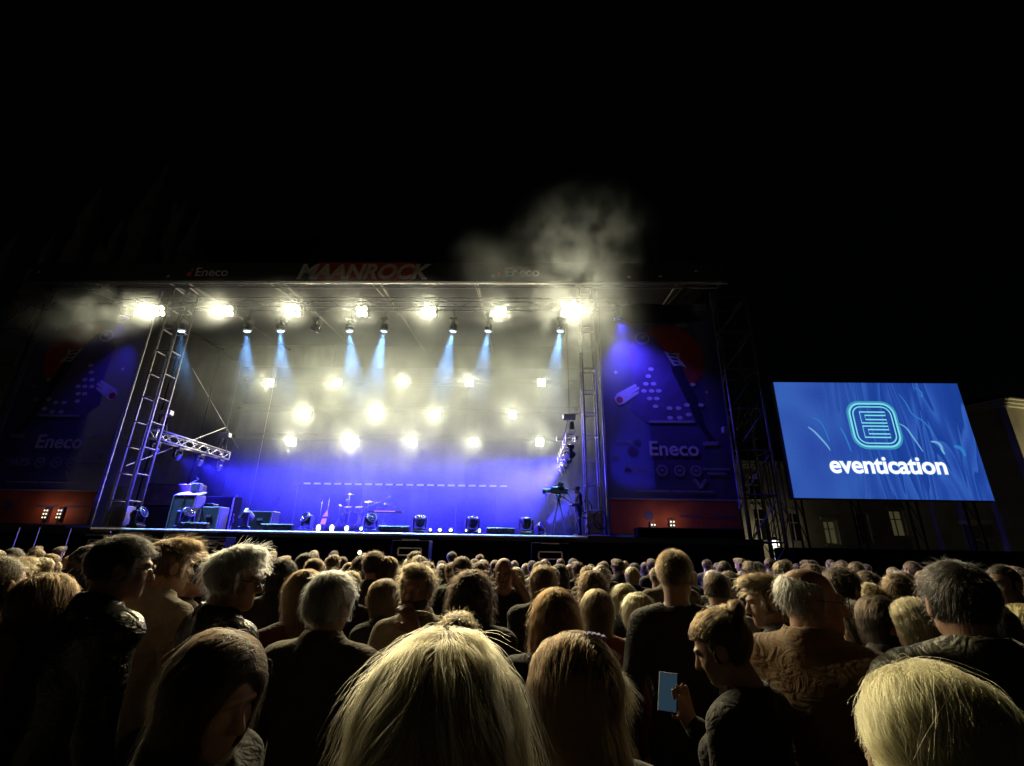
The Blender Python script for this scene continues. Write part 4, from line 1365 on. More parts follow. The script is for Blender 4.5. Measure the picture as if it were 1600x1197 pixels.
def head_sdf(P, fem=False):
    d = skull(P)
    j = 0.034 if fem else 0.042
    d = smin(d, rc(P, (0, 0.028, -0.072), (0, 0.066, -0.094), j, j * .62), 0.03)
    d = smin(d, rc(P, (-0.045, 0.005, -0.06), (0.045, 0.005, -0.06), 0.022, 0.022), 0.03)
    d = smin(d, ell(P, (0, 0.086, 0.022), (0.045, 0.014, 0.011)), 0.012)                       # brow
    for s in (-1, 1):
        d = smax(d, -ell(P, (s * 0.031, 0.098, 0.004), (0.017, 0.014, 0.011)), 0.008)        # eye sockets
        d = smin(d, ell(P, (s * 0.031, 0.078, 0.013), (0.015, 0.012, 0.008)), 0.004)
        d = smin(d, ell(P, (s * 0.031, 0.076, -0.008), (0.014, 0.011, 0.007)), 0.004)
        d = smin(d, ell(P, (s * 0.040, 0.066, -0.030), (0.018, 0.016, 0.018)), 0.02)         # cheekbones
        e = ell(P, (s * 0.081, -0.008, -0.006), (0.011, 0.022, 0.034))
        e = smax(e, -ell(P, (s * 0.092, -0.002, -0.002), (0.008, 0.012, 0.020)), 0.006)
        d = smin(d, e, 0.006)
    d = smin(d, rc(P, (0, 0.090, 0.008), (0, 0.110, -0.032), 0.008, 0.0135), 0.010)            # nose
    d = smin(d, rc(P, (-0.011, 0.098, -0.036), (0.011, 0.098, -0.036), 0.008, 0.008), 0.008)
    d = smin(d, rc(P, (-0.020, 0.082, -0.062), (0.020, 0.082, -0.062), 0.007, 0.007), 0.006)   # lips
    d = smin(d, rc(P, (-0.014, 0.083, -0.072), (0.014, 0.083, -0.072), 0.0075, 0.0075), 0.006)
    return d


def hand_prims(w, d, nrm_, side, curl=0.5):
    """Palm, four bent fingers and a thumb as capsules; w wrist, d pointing direction, nrm_ palm normal."""
    w, d, n = np.array(w, float), np.array(d, float), np.array(nrm_, float)
    d /= np.linalg.norm(d); n -= d * (n @ d); n /= np.linalg.norm(n)
    s = np.cross(d, n) * side
    pr = [(w, w + d * .045, .026, .028), (w + s * .018, w + d * .085 + s * .028, .018, .014), (w - s * .012, w + d * .083 - s * .026, .018, .013), (w + d * .03, w + d * .088, .022, .015)]
    for k, (o, L) in enumerate(((.030, .068), (.010, .076), (-.010, .070), (-.029, .054))):
        a = w + d * .088 + s * o
        d1 = d * math.cos(curl * .8) + n * math.sin(curl * .8)
        d2 = d * math.cos(curl * 1.9) + n * math.sin(curl * 1.9)
        b = a + d1 * L * .52
        pr += [(a, b, .0100, .0092), (b, b + d2 * L * .5, .0092, .0078)]
    a = w + d * .025 + s * .026
    b = a + (d * .55 + s * .75 + n * .25) * .042
    pr += [(a, b, .013, .0115), (b, b + (d * .85 + s * .25 + n * .4) * .034, .011, .0088)]
    return pr


def arms_of(pose):
    A = {}
    for s in (-1, 1):
        sh = np.array([s * .182, -.012, 1.405])
        if pose == 'front':
            el, wr, hd, hn = (s * .235, .0, 1.13), (s * .07, .22, 1.10), (-s * .5, .8, .1), (0, -.2, -1)
        elif pose == 'chin' and s == -1:
            el, wr, hd, hn = (s * .20, .20, 1.20), (s * .06, .145, 1.445), (.45, -.05, .9), (.75, -.5, -.2)
        elif pose == 'chin':
            el, wr, hd, hn = (s * .22, .10, 1.14), (-s * .02, .25, 1.17), (-s * 1, .1, .1), (0, -1, 0)
        elif pose == 'phone' and s == 1:
            el, wr, hd, hn = (s * .22, .10, 1.17), (s * .07, .27, 1.30), (-.1, .35, 1), (-.5, -.8, 0)
        elif pose == 'ear' and s == -1:
            el, wr, hd, hn = (s * .30, .10, 1.30), (s * .125, .06, 1.545), (.12, -.05, 1), (1, -.1, 0)
        else:
            el, wr, hd, hn = (s * .250, -.03, 1.12), (s * .262, .035, .885), (0, .08, -1), (-s, .2, 0)
        A[s] = (sh, np.array(el), np.array(wr), hand_prims(wr, hd, hn, -s if pose not in ('chin', 'ear') or s == 1 else 1))
    return A


def torso(P, g=0.0, fem=False, wide=1.0):
    sw = (.155 if fem else .172) * wide
    d = ell(P, (0, -.008, 1.25), ((.138 if fem else .153) * wide + g * .8, .106 * wide + g, .21 + g))
    d = smin(d, rc(P, (-sw + .03, -.012, 1.388), (sw - .03, -.012, 1.388), .066 + g, .066 + g), .07)
    d = smin(d, ell(P, (0, .0, 1.03), ((.122 if fem else .140) * wide + g * .8, .105 * wide + g, .17 + g)), .06)
    d = smin(d, ell(P, (0, -.005, .93), (.158 * wide + g * .8, .118 * wide + g, .13 + g)), .06)
    for s in (-1, 1):
        d = smin(d, rc(P, (s * .02, -.022, 1.475), (s * (sw - .02), -.016, 1.412), .040 + g, .050 + g), .045)
        if fem:
            d = smin(d, ell(P, (s * .07, .085, 1.27), (.06 + g, .055 + g, .06 + g)), .04)
    return d


def body_sdf(P, pose, fem):
    zs = P[0, 0, :, 2]
    D = np.ones(P.shape[:3], F32)
    arms = arms_of(pose)
    k0, k1 = int(np.searchsorted(zs, 1.33)), int(np.searchsorted(zs, 1.60))
    lo = P[:, :, :k1]
    d = torso(lo, 0.0, fem)
    for s in (-1, 1):
        sh, el_, wr, hp = arms[s]
        d = smin(d, rc(lo, sh, el_, .048, .040), .02)
        d = smin(d, rc(lo, el_, wr, .042, .028), .012)
        for (a, b, ra, rb) in hp:
            d = smin(d, rc(lo, a, b, ra, rb), .006)
        d = smin(d, rc(lo, (s * .088, 0, .90), (s * .095, .012, .50), .088, .058), .04)
        d = smin(d, rc(lo, (s * .095, .012, .50), (s * .10, -.02, .10), .056, .040), .02)
        d = smin(d, rc(lo, (s * .10, -.03, .05), (s * .112, .13, .035), .042, .032), .02)
    D[:, :, :k1] = d
    hi = P[:, :, k0:]
    hd = head_sdf(hi - HC.astype(F32), fem)
    hd = smin(hd, rc(hi, (0, -.012, 1.57), (0, -.022, 1.40), .050 if fem else .058, .056 if fem else .066), .025)
    for s in (-1, 1):
        for (a, b, ra, rb) in (arms[s][3] if pose in ('chin', 'ear') else []):
            hd = np.minimum(hd, rc(hi, a, b, ra, rb))
        if pose in ('chin', 'ear'):
            hd = np.minimum(hd, rc(hi, arms[s][1], arms[s][2], .042, .028))
    old = D[:, :, k0:].copy()
    D[:, :, k0:] = smin(old, hd, .02)
    return D


_BODY = {}


def body_mesh(pose, fem):
    if (pose, fem) not in _BODY:
        xs = axis((-.37, -.13, .016), (-.13, .13, .0065), (.13, .37, .016))
        ys = axis((-.19, -.13, .016), (-.13, .15, .0065), (.15, .36, .018))
        zs = axis((-.02, .70, .035), (.70, .93, .014), (.93, 1.40, .022), (1.40, 1.78, .0065))
        _BODY[(pose, fem)] = surfnet(lambda P: body_sdf(P, pose, fem), xs, ys, zs)
    return _BODY[(pose, fem)]


def turn_head(V, R):
    """Turn the head about the neck with a soft falloff."""
    if R is None:
        return V
    w = np.clip((V[:, 2] - 1.43) / .11, 0, 1)
    w = w * w * (3 - 2 * w)
    w = np.where(np.hypot(V[:, 0], V[:, 1]) > .155, 0, w)
    m = Matrix(R.tolist()).to_quaternion()
    out = V.copy()
    for lev in np.unique(np.round(w, 2)):
        if lev <= 0:
            continue
        sel = np.round(w, 2) == lev
        M = np.array(Matrix.Identity(3).to_quaternion().slerp(m, float(lev)).to_matrix())
        out[sel] = (V[sel] - NECK) @ M.T + NECK
    return out


# ---- hair: a shaped mass plus combed strands


def hair_sdf(kind, seed):
    def plane(P, p1, p2):
        """Cut away everything before the line p1-p2 (y, z of hairline points, p1 the upper)."""
        d = np.array([p2[0] - p1[0], p2[1] - p1[1]]); n = np.array([-d[1], d[0]]); n = n / np.linalg.norm(n)
        if n[0] < 0:
            n = -n
        return (P[..., 1] - p1[0]) * F32(n[0]) + (P[..., 2] - p1[1]) * F32(n[1])

    def hairline(P, fore=.066, side=.032):
        """Forehead line, sideburns before the ears, then round the ears to the nape."""
        y, z = P[..., 1], P[..., 2]
        c = smin(y - side, (fore - .35 * (.086 - y)) - z, .012)
        return smax(c, np.minimum(-(z + .036), y + .024), .006)

    def ears_out(P, d):
        for s in (-1, 1):
            d = smax(d, -ell(P, (s * .090, -.008, -.008), (.026, .026, .038)), .006)
        return d

    def f(P):
        z = P[..., 2]
        amp = .0022
        if kind in ('short', 'quiff', 'white', 'grey_short', 'fade', 'puff', 'boy'):
            t = dict(short=.013, quiff=.015, white=.020, grey_short=.020, fade=.009, puff=.026, boy=.016)[kind]
            tt = t * (.35 + .65 * np.clip((z + .06) / .11, 0, 1))
            d = skull(P) - tt
            if kind in ('quiff', 'boy'):
                d = smin(d, ell(P, (0, .045, .105), (.062, .062, .028)), .02)
            if kind == 'white':
                d = smin(d, ell(P, (0, .035, .112), (.06, .06, .026)), .03)
            if kind == 'grey_short':
                d = smin(d, ell(P, (0, -.03, .095), (.072, .075, .045)), .03)
                d = smin(d, ell(P, (0, -.085, .0), (.068, .035, .06)), .03)
            d = ears_out(P, smax(d, hairline(P), .006))
            d = smax(d, -(z + (.088 if kind != 'fade' else .07)) - .25 * (P[..., 1] + .05), .012)
            amp = .0016 if kind in ('fade', 'short') else .0038
        elif kind == 'buzz':
            d = ears_out(P, smax(skull(P) - .0035, hairline(P, .072, .03), .004)); d = smax(d, -(z + .075), .01); amp = .0004
        elif kind == 'fringe':      # bald on top, hair round the back and sides
            d = skull(P) - .013 * np.clip(1 - (z - .02) / .10, .0, 1)
            d = ears_out(P, smax(smax(d, plane(P, (.03, .066), (.018, -.03)), .006), np.minimum(-(z + .036), P[..., 1] + .024), .006))
            d = smax(d, -(z + .085), .012)
            d = smax(d, z - .085 + .25 * (P[..., 1] + .09), .01)
            amp = .003
        elif kind in ('pony', 'lowpony', 'sidepony', 'bun', 'clipped'):
            d = skull(P) - (.011 + .006 * np.clip(z / .1, 0, 1))
            if kind == 'lowpony':
                d = smin(d, ell(P, (0, -.07, .045), (.078, .062, .075)), .03)
            d = ears_out(P, smax(d, hairline(P, .068, .026), .006))
            d = smax(d, -(z + .082), .012)
            for (a, b, ra, rb) in TAILS[kind]:
                d = smin(d, rc(P, a, b, ra, rb), .014)
            amp = .0025
        else:                       # long, bob, split, curly, messy
            t = .030 if kind == 'curly' else .019
            d = skull(P) - t
            if kind == 'split':
                d = smin(d, ell(P, (0, -.030, .028), (.112, .122, .100)), .02)
                for s in (-1, 1):
                    d = smin(d, rc(P, (s * .054, -.045, .015), (s * .074, -.040, -.115), .062, .058), .03)
                    d = smin(d, rc(P, (s * .074, -.040, -.115), (s * .080, .010, -.34), .058, .045), .03)
            else:
                L = dict(long=-.34, bob=-.125, curly=-.27, mid=-.20, straight=-.38, auburn=-.30)[kind]
                wd = dict(long=.086, bob=.088, curly=.098, mid=.088, straight=.078, auburn=.092)[kind]
                q = P * np.array([1, 1.18, 1], F32)
                d = smin(d, rc(q, (0, -.030, .01), (0, -.062, L), wd, wd * .86), .035)
                if kind in ('curly', 'auburn'):
                    for s in (-1, 1):
                        d = smin(d, rc(P, (s * .06, -.02, -.03), (s * .085, .01, L * .9), .05, .045), .03)
            d = smax(d, plane(P, (.088, .072), (.050, -.12)), .01)
            d = smax(d, -ell(P, (0, .10, -.05), (.062, .075, .11)), .012)
            amp = .009 if kind == 'curly' else .0040
        return d + F32(amp) * wob(P, 110 if kind not in ('curly', 'puff') else 160, seed, 7) + F32(amp * .6) * wob(P * np.array([1, 1, .35], F32), 260, seed + 5, 6)
    return f


TAILS = {
    'pony': [((0, -.105, .045), (0, -.150, .035), .024, .030), ((0, -.150, .035), (0, -.165, -.08), .030, .028), ((0, -.165, -.08), (0, -.150, -.20), .028, .010)],
    'lowpony': [((0, -.118, -.010), (0.005, -.150, -.04), .022, .028), ((0.005, -.150, -.04), (0.01, -.140, -.22), .028, .016)],
    'sidepony': [((0, -.100, .005), (0.0, -.135, .0), .016, .018), ((0, -.135, .0), (0.0, -.165, -.012), .026, .030), ((0, -.165, -.012), (0, -.178, -.055), .026, .010)],
    'bun': [((0, -.085, .085), (0, -.112, .105), .035, .030)],
    'clipped': [((0, -.10, .06), (0, -.115, .02), .030, .035)],
}


def hair_flow(kind, p, rg):
    x, y, z = p[:, 0], p[:, 1], p[:, 2]
    if kind in TAILS:
        pts = TAILS[kind]
        tie = np.array(pts[0][0])
        v = tie - p
        dist = np.linalg.norm(v, axis=1)
        ax_, bx_ = np.array(pts[1][0] if len(pts) > 1 else pts[0][0]), np.array(pts[-1][1])
        past = (y < tie[1] - .012)
        dn = np.tile(bx_ - ax_, (len(p), 1))
        return np.where((past)[:, None], dn / (np.linalg.norm(bx_ - ax_) + 1e-6), v / (dist[:, None] + 1e-6))
    if kind in ('long', 'bob', 'curly', 'mid', 'split', 'straight', 'auburn'):
        a = np.clip(z / .10, 0, 1)
        sx = np.where(x + .006 >= 0, 1, -1)
        v = np.stack([sx * (1.1 * a + .12 * np.exp(-(x / .03) ** 2)), -.30 * a, -1.0 + .3 * a], 1)
        if kind == 'split':         # combed back over the crown, then out and down
            v = np.stack([sx * (.45 + .4 * np.abs(x) / .1), -1.1 * a - .1, -1.0 + .75 * a], 1)
            v[:, 0] += .35 * np.sin(x * 70 + y * 30)
        if kind in ('curly', 'auburn'):
            v[:, 0] += .55 * np.sin(z * 95 + x * 40); v[:, 1] += .4 * np.sin(z * 80 + 1 + x * 60)
        return v
    w = np.array([.015, -.055, .112])
    v = p - w
    v = v / (np.linalg.norm(v, axis=1, keepdims=True) + 1e-6)
    v[:, 2] -= .45
    top = np.clip(z / .08, 0, 1)
    v[:, 1] += .55 * top
    if kind in ('quiff', 'boy', 'white'):
        v[:, 0] += .5 * top
    if kind == 'puff':
        v += rg.normal(size=v.shape) * .8
    return v


_HAIR = {}
HAIR_LEN = dict(short=.030, quiff=.05, white=.055, grey_short=.055, fade=.016, puff=.03, buzz=.004, fringe=.03, pony=.13, lowpony=.15, sidepony=.13, bun=.12, clipped=.12, boy=.05,
                long=.20, bob=.12, curly=.14, mid=.16, split=.22, straight=.24, auburn=.17)


def hair_geo(kind, seed, n, fine):
    key = (kind, seed, n)
    wild = 1.0 if fine else .45
    if key in _HAIR:
        return _HAIR[key]
    f = hair_sdf(kind, seed)
    longk = kind in ('long', 'bob', 'curly', 'mid', 'split', 'straight', 'auburn')
    zlo = -.45 if longk else -.26
    st = .0068 if fine else .009
    V, Q = surfnet(f, axis((-.17, .17, st)), axis((-.27 if kind in TAILS else -.19, .15, st)), axis((zlo, -.12, st * 1.6), (-.12, .19, st)))
    strands = None
    if n and len(V):
        rg = np.random.RandomState(seed + 77)
        p = V[rg.randint(0, len(V), n)] + rg.normal(size=(n, 3)) * .004
        p = p.astype(float)
        ns = 9
        L = HAIR_LEN[kind] * rg.uniform(.55, 1.25, n)
        step = L / ns
        lift = np.where(rg.rand(n) < .12, rg.uniform(.4, 2.0, n), rg.uniform(0, .35, n)) * (.5 if kind in TAILS else 1.0) * wild
        if kind in ('buzz', 'fade'):
            lift = rg.uniform(.3, .8, n)
        off0 = rg.uniform(-.001, .006, n)
        jit = rg.normal(size=(n, 3)) * .16
        pts = []
        e = 1.5e-3
        for s in range(ns + 1):
            P4 = np.stack([p, p + [e, 0, 0], p + [0, e, 0], p + [0, 0, e]], 1).astype(F32)
            dd = f(P4).astype(float)
            g = (dd[:, 1:] - dd[:, :1]) / e
            g /= np.linalg.norm(g, axis=1, keepdims=True) + 1e-6
            tgt = off0 + lift * (.012 if longk else .010) * (s / ns) ** 1.5 * (3 if kind in ('white', 'puff', 'curly', 'quiff') else (2 if kind == 'split' else 1.4))
            corr = np.clip(dd[:, 0] - tgt, -.006, .006)
            p = p - g * corr[:, None]
            pts.append(p.copy())
            v = hair_flow(kind, p, rg) + jit
            v -= g * (v * g).sum(1, keepdims=True)
            v /= np.linalg.norm(v, axis=1, keepdims=True) + 1e-6
            p = p + v * step[:, None]
        strands = np.stack(pts, 1)
        strands = np.clip(strands, [-.26, -.30, -.6], [.26, .22, .24])
    _HAIR[key] = (V, Q, strands)
    return _HAIR[key]


def strand_curves(name, S, rad_, m):
    n, k, _ = S.shape
    cv = bpy.data.hair_curves.new(name)
    cv.add_curves([k] * n)
    cv.attributes['position'].data.foreach_set('vector', np.ascontiguousarray(S, np.float32).ravel())
    ra = cv.attributes.get('radius') or cv.attributes.new('radius', 'FLOAT', 'POINT')
    prof = np.linspace(1, .35, k)
    ra.data.foreach_set('value', np.tile(prof * rad_, n).astype(np.float32))
    cv.materials.append(m)
    return cv


_HM = {}


def hair_mats(name, col):
    if name in _HM:
        return _HM[name]
    m = bpy.data.materials.new(name + '_hair_strand')
    m.use_nodes = True
    nt = m.node_tree
    nt.nodes.clear()
    o = nt.nodes.new('ShaderNodeOutputMaterial')
    h = nt.nodes.new('ShaderNodeBsdfHairPrincipled')
    try:
        h.model = 'CHIANG'
    except Exception:
        pass
    h.parametrization = 'COLOR'
    h.inputs['Color'].default_value = (*col, 1)
    h.inputs['Roughness'].default_value = 0.38
    h.inputs['Radial Roughness'].default_value = 0.55
    try:
        h.inputs['Random Roughness'].default_value = 0.3
    except Exception:
        pass
    hi = nt.nodes.new('ShaderNodeHairInfo')
    rp = nt.nodes.new('ShaderNodeValToRGB')
    rp.color_ramp.elements[0].color = (*[c * .55 for c in col], 1)
    rp.color_ramp.elements[1].color = (*[min(.95, c * 1.35) for c in col], 1)
    nt.links.new(hi.outputs['Random'], rp.inputs[0])
    nt.links.new(rp.outputs[0], h.inputs['Color'])
    nt.links.new(h.outputs[0], o.inputs['Surface'])
    cap = mat(name + '_hair', tuple(c * .5 for c in col), 0.55, vary=0.45, scale=55, bump=0.6, bscale=130, stretch=(1, 1, 0.25))  # mass darker than its strands, painting in the shade between them
    _HM[name] = (cap, m)
    return _HM[name]


# ---- garments


def top_sdf(kind, fem, seed, pose='down'):
    g = dict(tee=.012, sweater=.018, shirt=.016, jacket=.026, leather=.026, puffer=.038, coat=.030, hood=.026)[kind]
    arms = arms_of(pose)

    def f(P):
        wide = 1.0 if kind in ('tee', 'shirt', 'sweater') else 1.06
        d = torso(P, g, fem, wide)
        for s in (-1, 1):
            sh, el_, wr, _ = arms[s]
            d = smin(d, rc(P, sh, el_, .050 + g * .8, .043 + g * .7), .018)
            if kind != 'tee':
                d = smin(d, rc(P, el_, el_ + (wr - el_) * .93, .043 + g * .7, .034 + g * .6), .012)
            if kind in ('jacket', 'leather', 'coat', 'puffer'):
                d = smin(d, ell(P, sh + np.array([s * .012, 0, .016]), (.062 + g * .6, .062 + g * .6, .052 + g * .5)), .03)
        if kind in ('jacket', 'leather', 'coat', 'shirt'):
            d = smin(d, rc(P, (0, -.016, 1.445), (0, -.016, 1.485), .104, .100), .02)
        if kind == 'puffer':
            d = smin(d, rc(P, (0, -.016, 1.45), (0, -.014, 1.495), .110, .104), .025)
        if kind == 'hood':
            d = smin(d, ell(P, (0, -.100, 1.475), (.125, .062, .075)), .03)
            d = smin(d, rc(P, (-.07, .02, 1.46), (.07, .02, 1.46), .04, .04), .03)
        if kind == 'sweater':
            d = smin(d, rc(P, (0, -.014, 1.44), (0, -.014, 1.462), .094, .088), .012)
        # folds and quilting
        amp = dict(tee=.004, sweater=.005, shirt=.006, jacket=.008, leather=.009, puffer=.004, coat=.006, hood=.008)[kind]
        d = d + F32(amp) * wob(P * np.array([1, 1, .7], F32), 38, seed, 6) + F32(amp * .45) * wob(P, 95, seed + 3, 6)
        if kind == 'puffer':
            d = d - F32(.010) * np.abs(np.sin(P[..., 2] * F32(38)))
        hem = .80 if kind != 'coat' else .55
        d = smax(d, hem - P[..., 2], .02)
        rn = .066 if fem else .074
        nk = rc(P, (0, -.010, 1.44), (0, -.010, 1.62), rn, rn + .006)
        d = smax(d, -nk, .008)
        d = smax(d, P[..., 2] - (1.525 if kind not in ('tee', 'sweater') else 1.495) + .55 * np.clip(P[..., 1] - .02, -.1, .2), .008)
        if kind in ('jacket', 'leather', 'coat'):
            v_ = np.abs(P[..., 0]) - F32(.45) * (P[..., 2] - F32(1.30))
            v_ = np.maximum(v_, .04 - P[..., 1])
            d = smax(d, -np.maximum(v_, 1.30 - P[..., 2]), .008)
        return d
    return f


_TOP = {}


def top_geo(kind, fem, seed, pose='down'):
    key = (kind, fem, seed, pose)
    if key not in _TOP:
        lo = .52 if kind == 'coat' else .77
        _TOP[key] = surfnet(top_sdf(kind, fem, seed, pose), axis((-.40, -.13, .015), (-.13, .13, .0085), (.13, .40, .015)), axis((-.24, -.13, .015), (-.13, .12, .0085), (.12, .42, .018)), axis((lo, 1.24, .024), (1.24, 1.42, .014), (1.42, 1.60, .007)))
    return _TOP[key]


def legs_sdf(P):
    d = ell(P, (0, -.005, .93), (.176, .132, .13))
    for s in (-1, 1):
        d = smin(d, rc(P, (s * .09, 0, .90), (s * .095, .012, .50), .096, .068), .04)
        d = smin(d, rc(P, (s * .095, .012, .50), (s * .10, -.02, .09), .068, .055), .02)
    d = smax(d, P[..., 2] - 1.0, .01)
    d = smax(d, .075 - P[..., 2], .008)
    return d


def shoe_sdf(P):
    d = np.ones(P.shape[:-1], F32)
    for s in (-1, 1):
        q = smin(rc(P, (s * .10, -.04, .055), (s * .115, .15, .045), .050, .042), rc(P, (s * .10, -.03, .05), (s * .10, -.025, .12), .048, .05), .02)
        d = np.minimum(d, smax(q, .004 - P[..., 2], .006))
    return d


_lv, _lq = surfnet(legs_sdf, axis((-.24, .24, .022)), axis((-.18, .2, .022)), axis((.04, 1.06, .028)))
_sv, _sq = surfnet(shoe_sdf, axis((-.2, .2, .016)), axis((-.14, .24, .016)), axis((-.02, .2, .016)))
M_JEANS = mat('dark_denim', (0.03, 0.035, 0.06), 0.85, vary=0.3, bump=0.2)
M_SHOE = mat('dark_shoe_leather', (0.03, 0.028, 0.026), 0.5, vary=0.2)
LEGS = np_mesh('trousers', _lv, _lq, M_JEANS)
SHOES = np_mesh('shoes', _sv, _sq, M_SHOE)

SKIN = {'fair': mat('fair_skin', (0.36, 0.22, 0.16), 0.5, vary=0.12, scale=25, bump=0.15, bscale=220),
        'ruddy': mat('ruddy_skin', (0.34, 0.185, 0.13), 0.5, vary=0.15, scale=25, bump=0.15, bscale=220),
        'brown': mat('brown_skin', (0.26, 0.15, 0.10), 0.5, vary=0.12, scale=25, bump=0.15, bscale=220)}
HCOL = dict(blonde=(0.56, 0.39, 0.14), golden=(0.58, 0.41, 0.11), darkblonde=(0.15, 0.095, 0.042), brown=(0.065, 0.036, 0.017), dark=(0.022, 0.014, 0.010), black=(0.009, 0.008, 0.008), auburn=(0.14, 0.055, 0.019), grey=(0.36, 0.335, 0.29), white=(0.72, 0.70, 0.66))


def fabric(name, col, rough=.85, coat=0.0, sheen=0.15, bump=.18, bscale=260, vary=.22):
    return mat(name, col, rough, vary=vary, scale=14, bump=bump, bscale=bscale, coat=coat, sheen=sheen, fold=.32)


CLOTH = {
    'black': fabric('black_jersey', (0.008, 0.008, 0.009)),
    'charcoal': fabric('charcoal_wool', (0.023, 0.023, 0.025)),
    'navy': fabric('navy_cotton', (0.009, 0.012, 0.027)),
    'leather': fabric('black_leather', (0.007, 0.007, 0.008), .36, .35, 0.0, .5, 60),
    'olive': fabric('olive_quilted_nylon', (0.034, 0.034, 0.016), .5, .1, 0.1),
    'tan': fabric('tan_corduroy', (0.20, 0.11, 0.045), .9, 0, .3, .15, 260),
    'camel': fabric('brown_wool', (0.072, 0.045, 0.027)),
    'cream': fabric('cream_cotton', (0.310, 0.273, 0.211)),
    'white': fabric('white_shirt_cotton', (0.384, 0.372, 0.347)),
    'grey': fabric('grey_jersey', (0.090, 0.090, 0.090)),
    'maroon': fabric('maroon_wool', (0.063, 0.009, 0.010)),
    'coral': fabric('coral_cotton', (0.310, 0.074, 0.056)),
    'pink': fabric('pale_pink_cotton', (0.310, 0.174, 0.155)),
    'beige': fabric('beige_gabardine', (0.117, 0.090, 0.059)),
}
M_EYEW = mat('eye_white', (0.7, 0.68, 0.66), 0.15, vary=0)
M_IRIS = mat('iris', (0.03, 0.02, 0.015), 0.1, vary=0)
M_FRAMEG = mat('spectacle_frame', (0.04, 0.03, 0.03), 0.3, vary=0)
M_LENSG = bpy.data.materials.new('spectacle_lens'); M_LENSG.use_nodes = True
_b = M_LENSG.node_tree.nodes['Principled BSDF']; _b.inputs['Transmission Weight'].default_value = 1.0; _b.inputs['Roughness'].default_value = 0.02; _b.inputs['IOR'].default_value = 1.05; _b.inputs['Alpha'].default_value = 0.35


def person(label, loc, yaw=0.0, h=1.75, fem=False, pose='down', head=(0, 0, 0), hair='short', hcol='brown', top='jacket', tcol='black', skin='fair',
           n=900, srad=.0009, seed=1, fine=True, group=None, eyes=False, glasses=False, beard=None, data_cache=None):
    """One person: body (continuous), hair mass, strands, garment, trousers, shoes. head = yaw, nod, lean in degrees."""
    root = empty('person', loc, (0, 0, yaw), label, 'person', group)
    s = h / 1.75
    root.scale = (s, s, s)
    R = rotm(rad(head[0]), rad(head[1]), rad(head[2]))
    V, Q = body_mesh(pose, fem)
    put('body', np_mesh('body', turn_head(V, R), Q, SKIN[skin]), root)
    hc = (HC - NECK) @ R.T + NECK

    def to_body(p):
        return p @ R.T + hc
    HM = Matrix.Translation(hc.tolist()) @ Matrix(R.tolist()).to_4x4()
    if hair:
        cap, sm = hair_mats(hcol, HCOL[hcol])
        hv, hq, S = hair_geo(hair, seed, n, fine)
        if len(hv):
            ho = put('hair', np_mesh('hair', to_body(hv), hq, cap), root)
            if S is not None:
                k, q, _ = S.shape
                put('hair_strands', strand_curves('hair_strands', to_body(S.reshape(-1, 3)).reshape(k, q, 3), srad, sm), ho)
    tv, tq = top_geo(top, fem, seed % 3, pose)
    put({'tee': 't_shirt', 'hood': 'hooded_jacket', 'leather': 'leather_jacket', 'puffer': 'padded_jacket'}.get(top, top), np_mesh('garment', tv, tq, CLOTH[tcol]), root)
    put('trousers', LEGS, root)
    put('shoes', SHOES, root)
    if eyes:
        for sx in (-1, 1):
            e = MB(); e.ball((0, 0, 0), .0125, 12)
            eo = e.build('eye', M_EYEW, root, HM @ Vector((sx * .031, .0755, .003)), smooth=True)
            e = MB(); e.ball((0, 0.0085, 0), (.006, .005, .006), 10); i_ = e.build('iris', M_IRIS, eo, rot=Matrix(R.tolist()).to_euler(), smooth=True)
            b_ = MB(); b_.tube((sx * .016, .094, .022), (sx * .032, .0945, .027), .002, .0028, 8); b_.tube((sx * .032, .0945, .027), (sx * .05, .083, .021), .0028, .0015, 8)
            bo = b_.build('eyebrow', hair_mats(hcol, HCOL[hcol])[0], root); bo.matrix_local = HM
    if glasses:
        go = empty('spectacles_frame') if False else None
        g_ = MB()
        for sx in (-1, 1):
            c_ = Vector((sx * .033, .108, .002))
            ring = [c_ + Vector((.024 * math.cos(a), -.3 * abs(.024 * math.cos(a)) * .2, .018 * math.sin(a))) for a in np.linspace(0, 2 * math.pi, 17)]
            g_.path(ring, .0016, 6)
            g_.path([c_ + Vector((sx * .024, -.002, .004)), Vector((sx * .078, .085, .006)), Vector((sx * .086, -.01, .012)), Vector((sx * .084, -.03, -.01))], .0018, 6)
        g_.path([Vector((-.009, .109, .005)), Vector((0, .112, .008)), Vector((.009, .109, .005))], .0018, 6)
        go = g_.build('spectacles', M_FRAMEG, root); go.matrix_local = HM
        for sx in (-1, 1):
            l_ = MB(); l_.lathe([(.023, -.0006), (.023, .0006)], n=16, axis='Y'); lo_ = l_.build('lens', M_LENSG, go, (sx * .033, .107, .002))
            lo_.scale = (1, 1, .77)
    if beard:
        def bf(P):
            d = smax(head_sdf(P, False) - .0035, -ell(P, (0, .06, .04), (.12, .10, .085)), .02)
            d = smax(d, -ell(P, (0, .115, -.066), (.022, .035, .009)), .004)
            d = smax(d, -(P[..., 1] - .0), .01)
            d = smax(d, P[..., 2] + .03, .008)
            return d + F32(.0015) * wob(P, 300, 3, 6)
        cap, sm = hair_mats(beard, HCOL[beard])
        bv, bq = surfnet(bf, axis((-.11, .11, .006)), axis((-.03, .14, .006)), axis((-.15, 0, .006)))
        put('beard', np_mesh('beard', to_body(bv), bq, cap), root)
    return root
# ------------------------------------------------------------------ the crowd


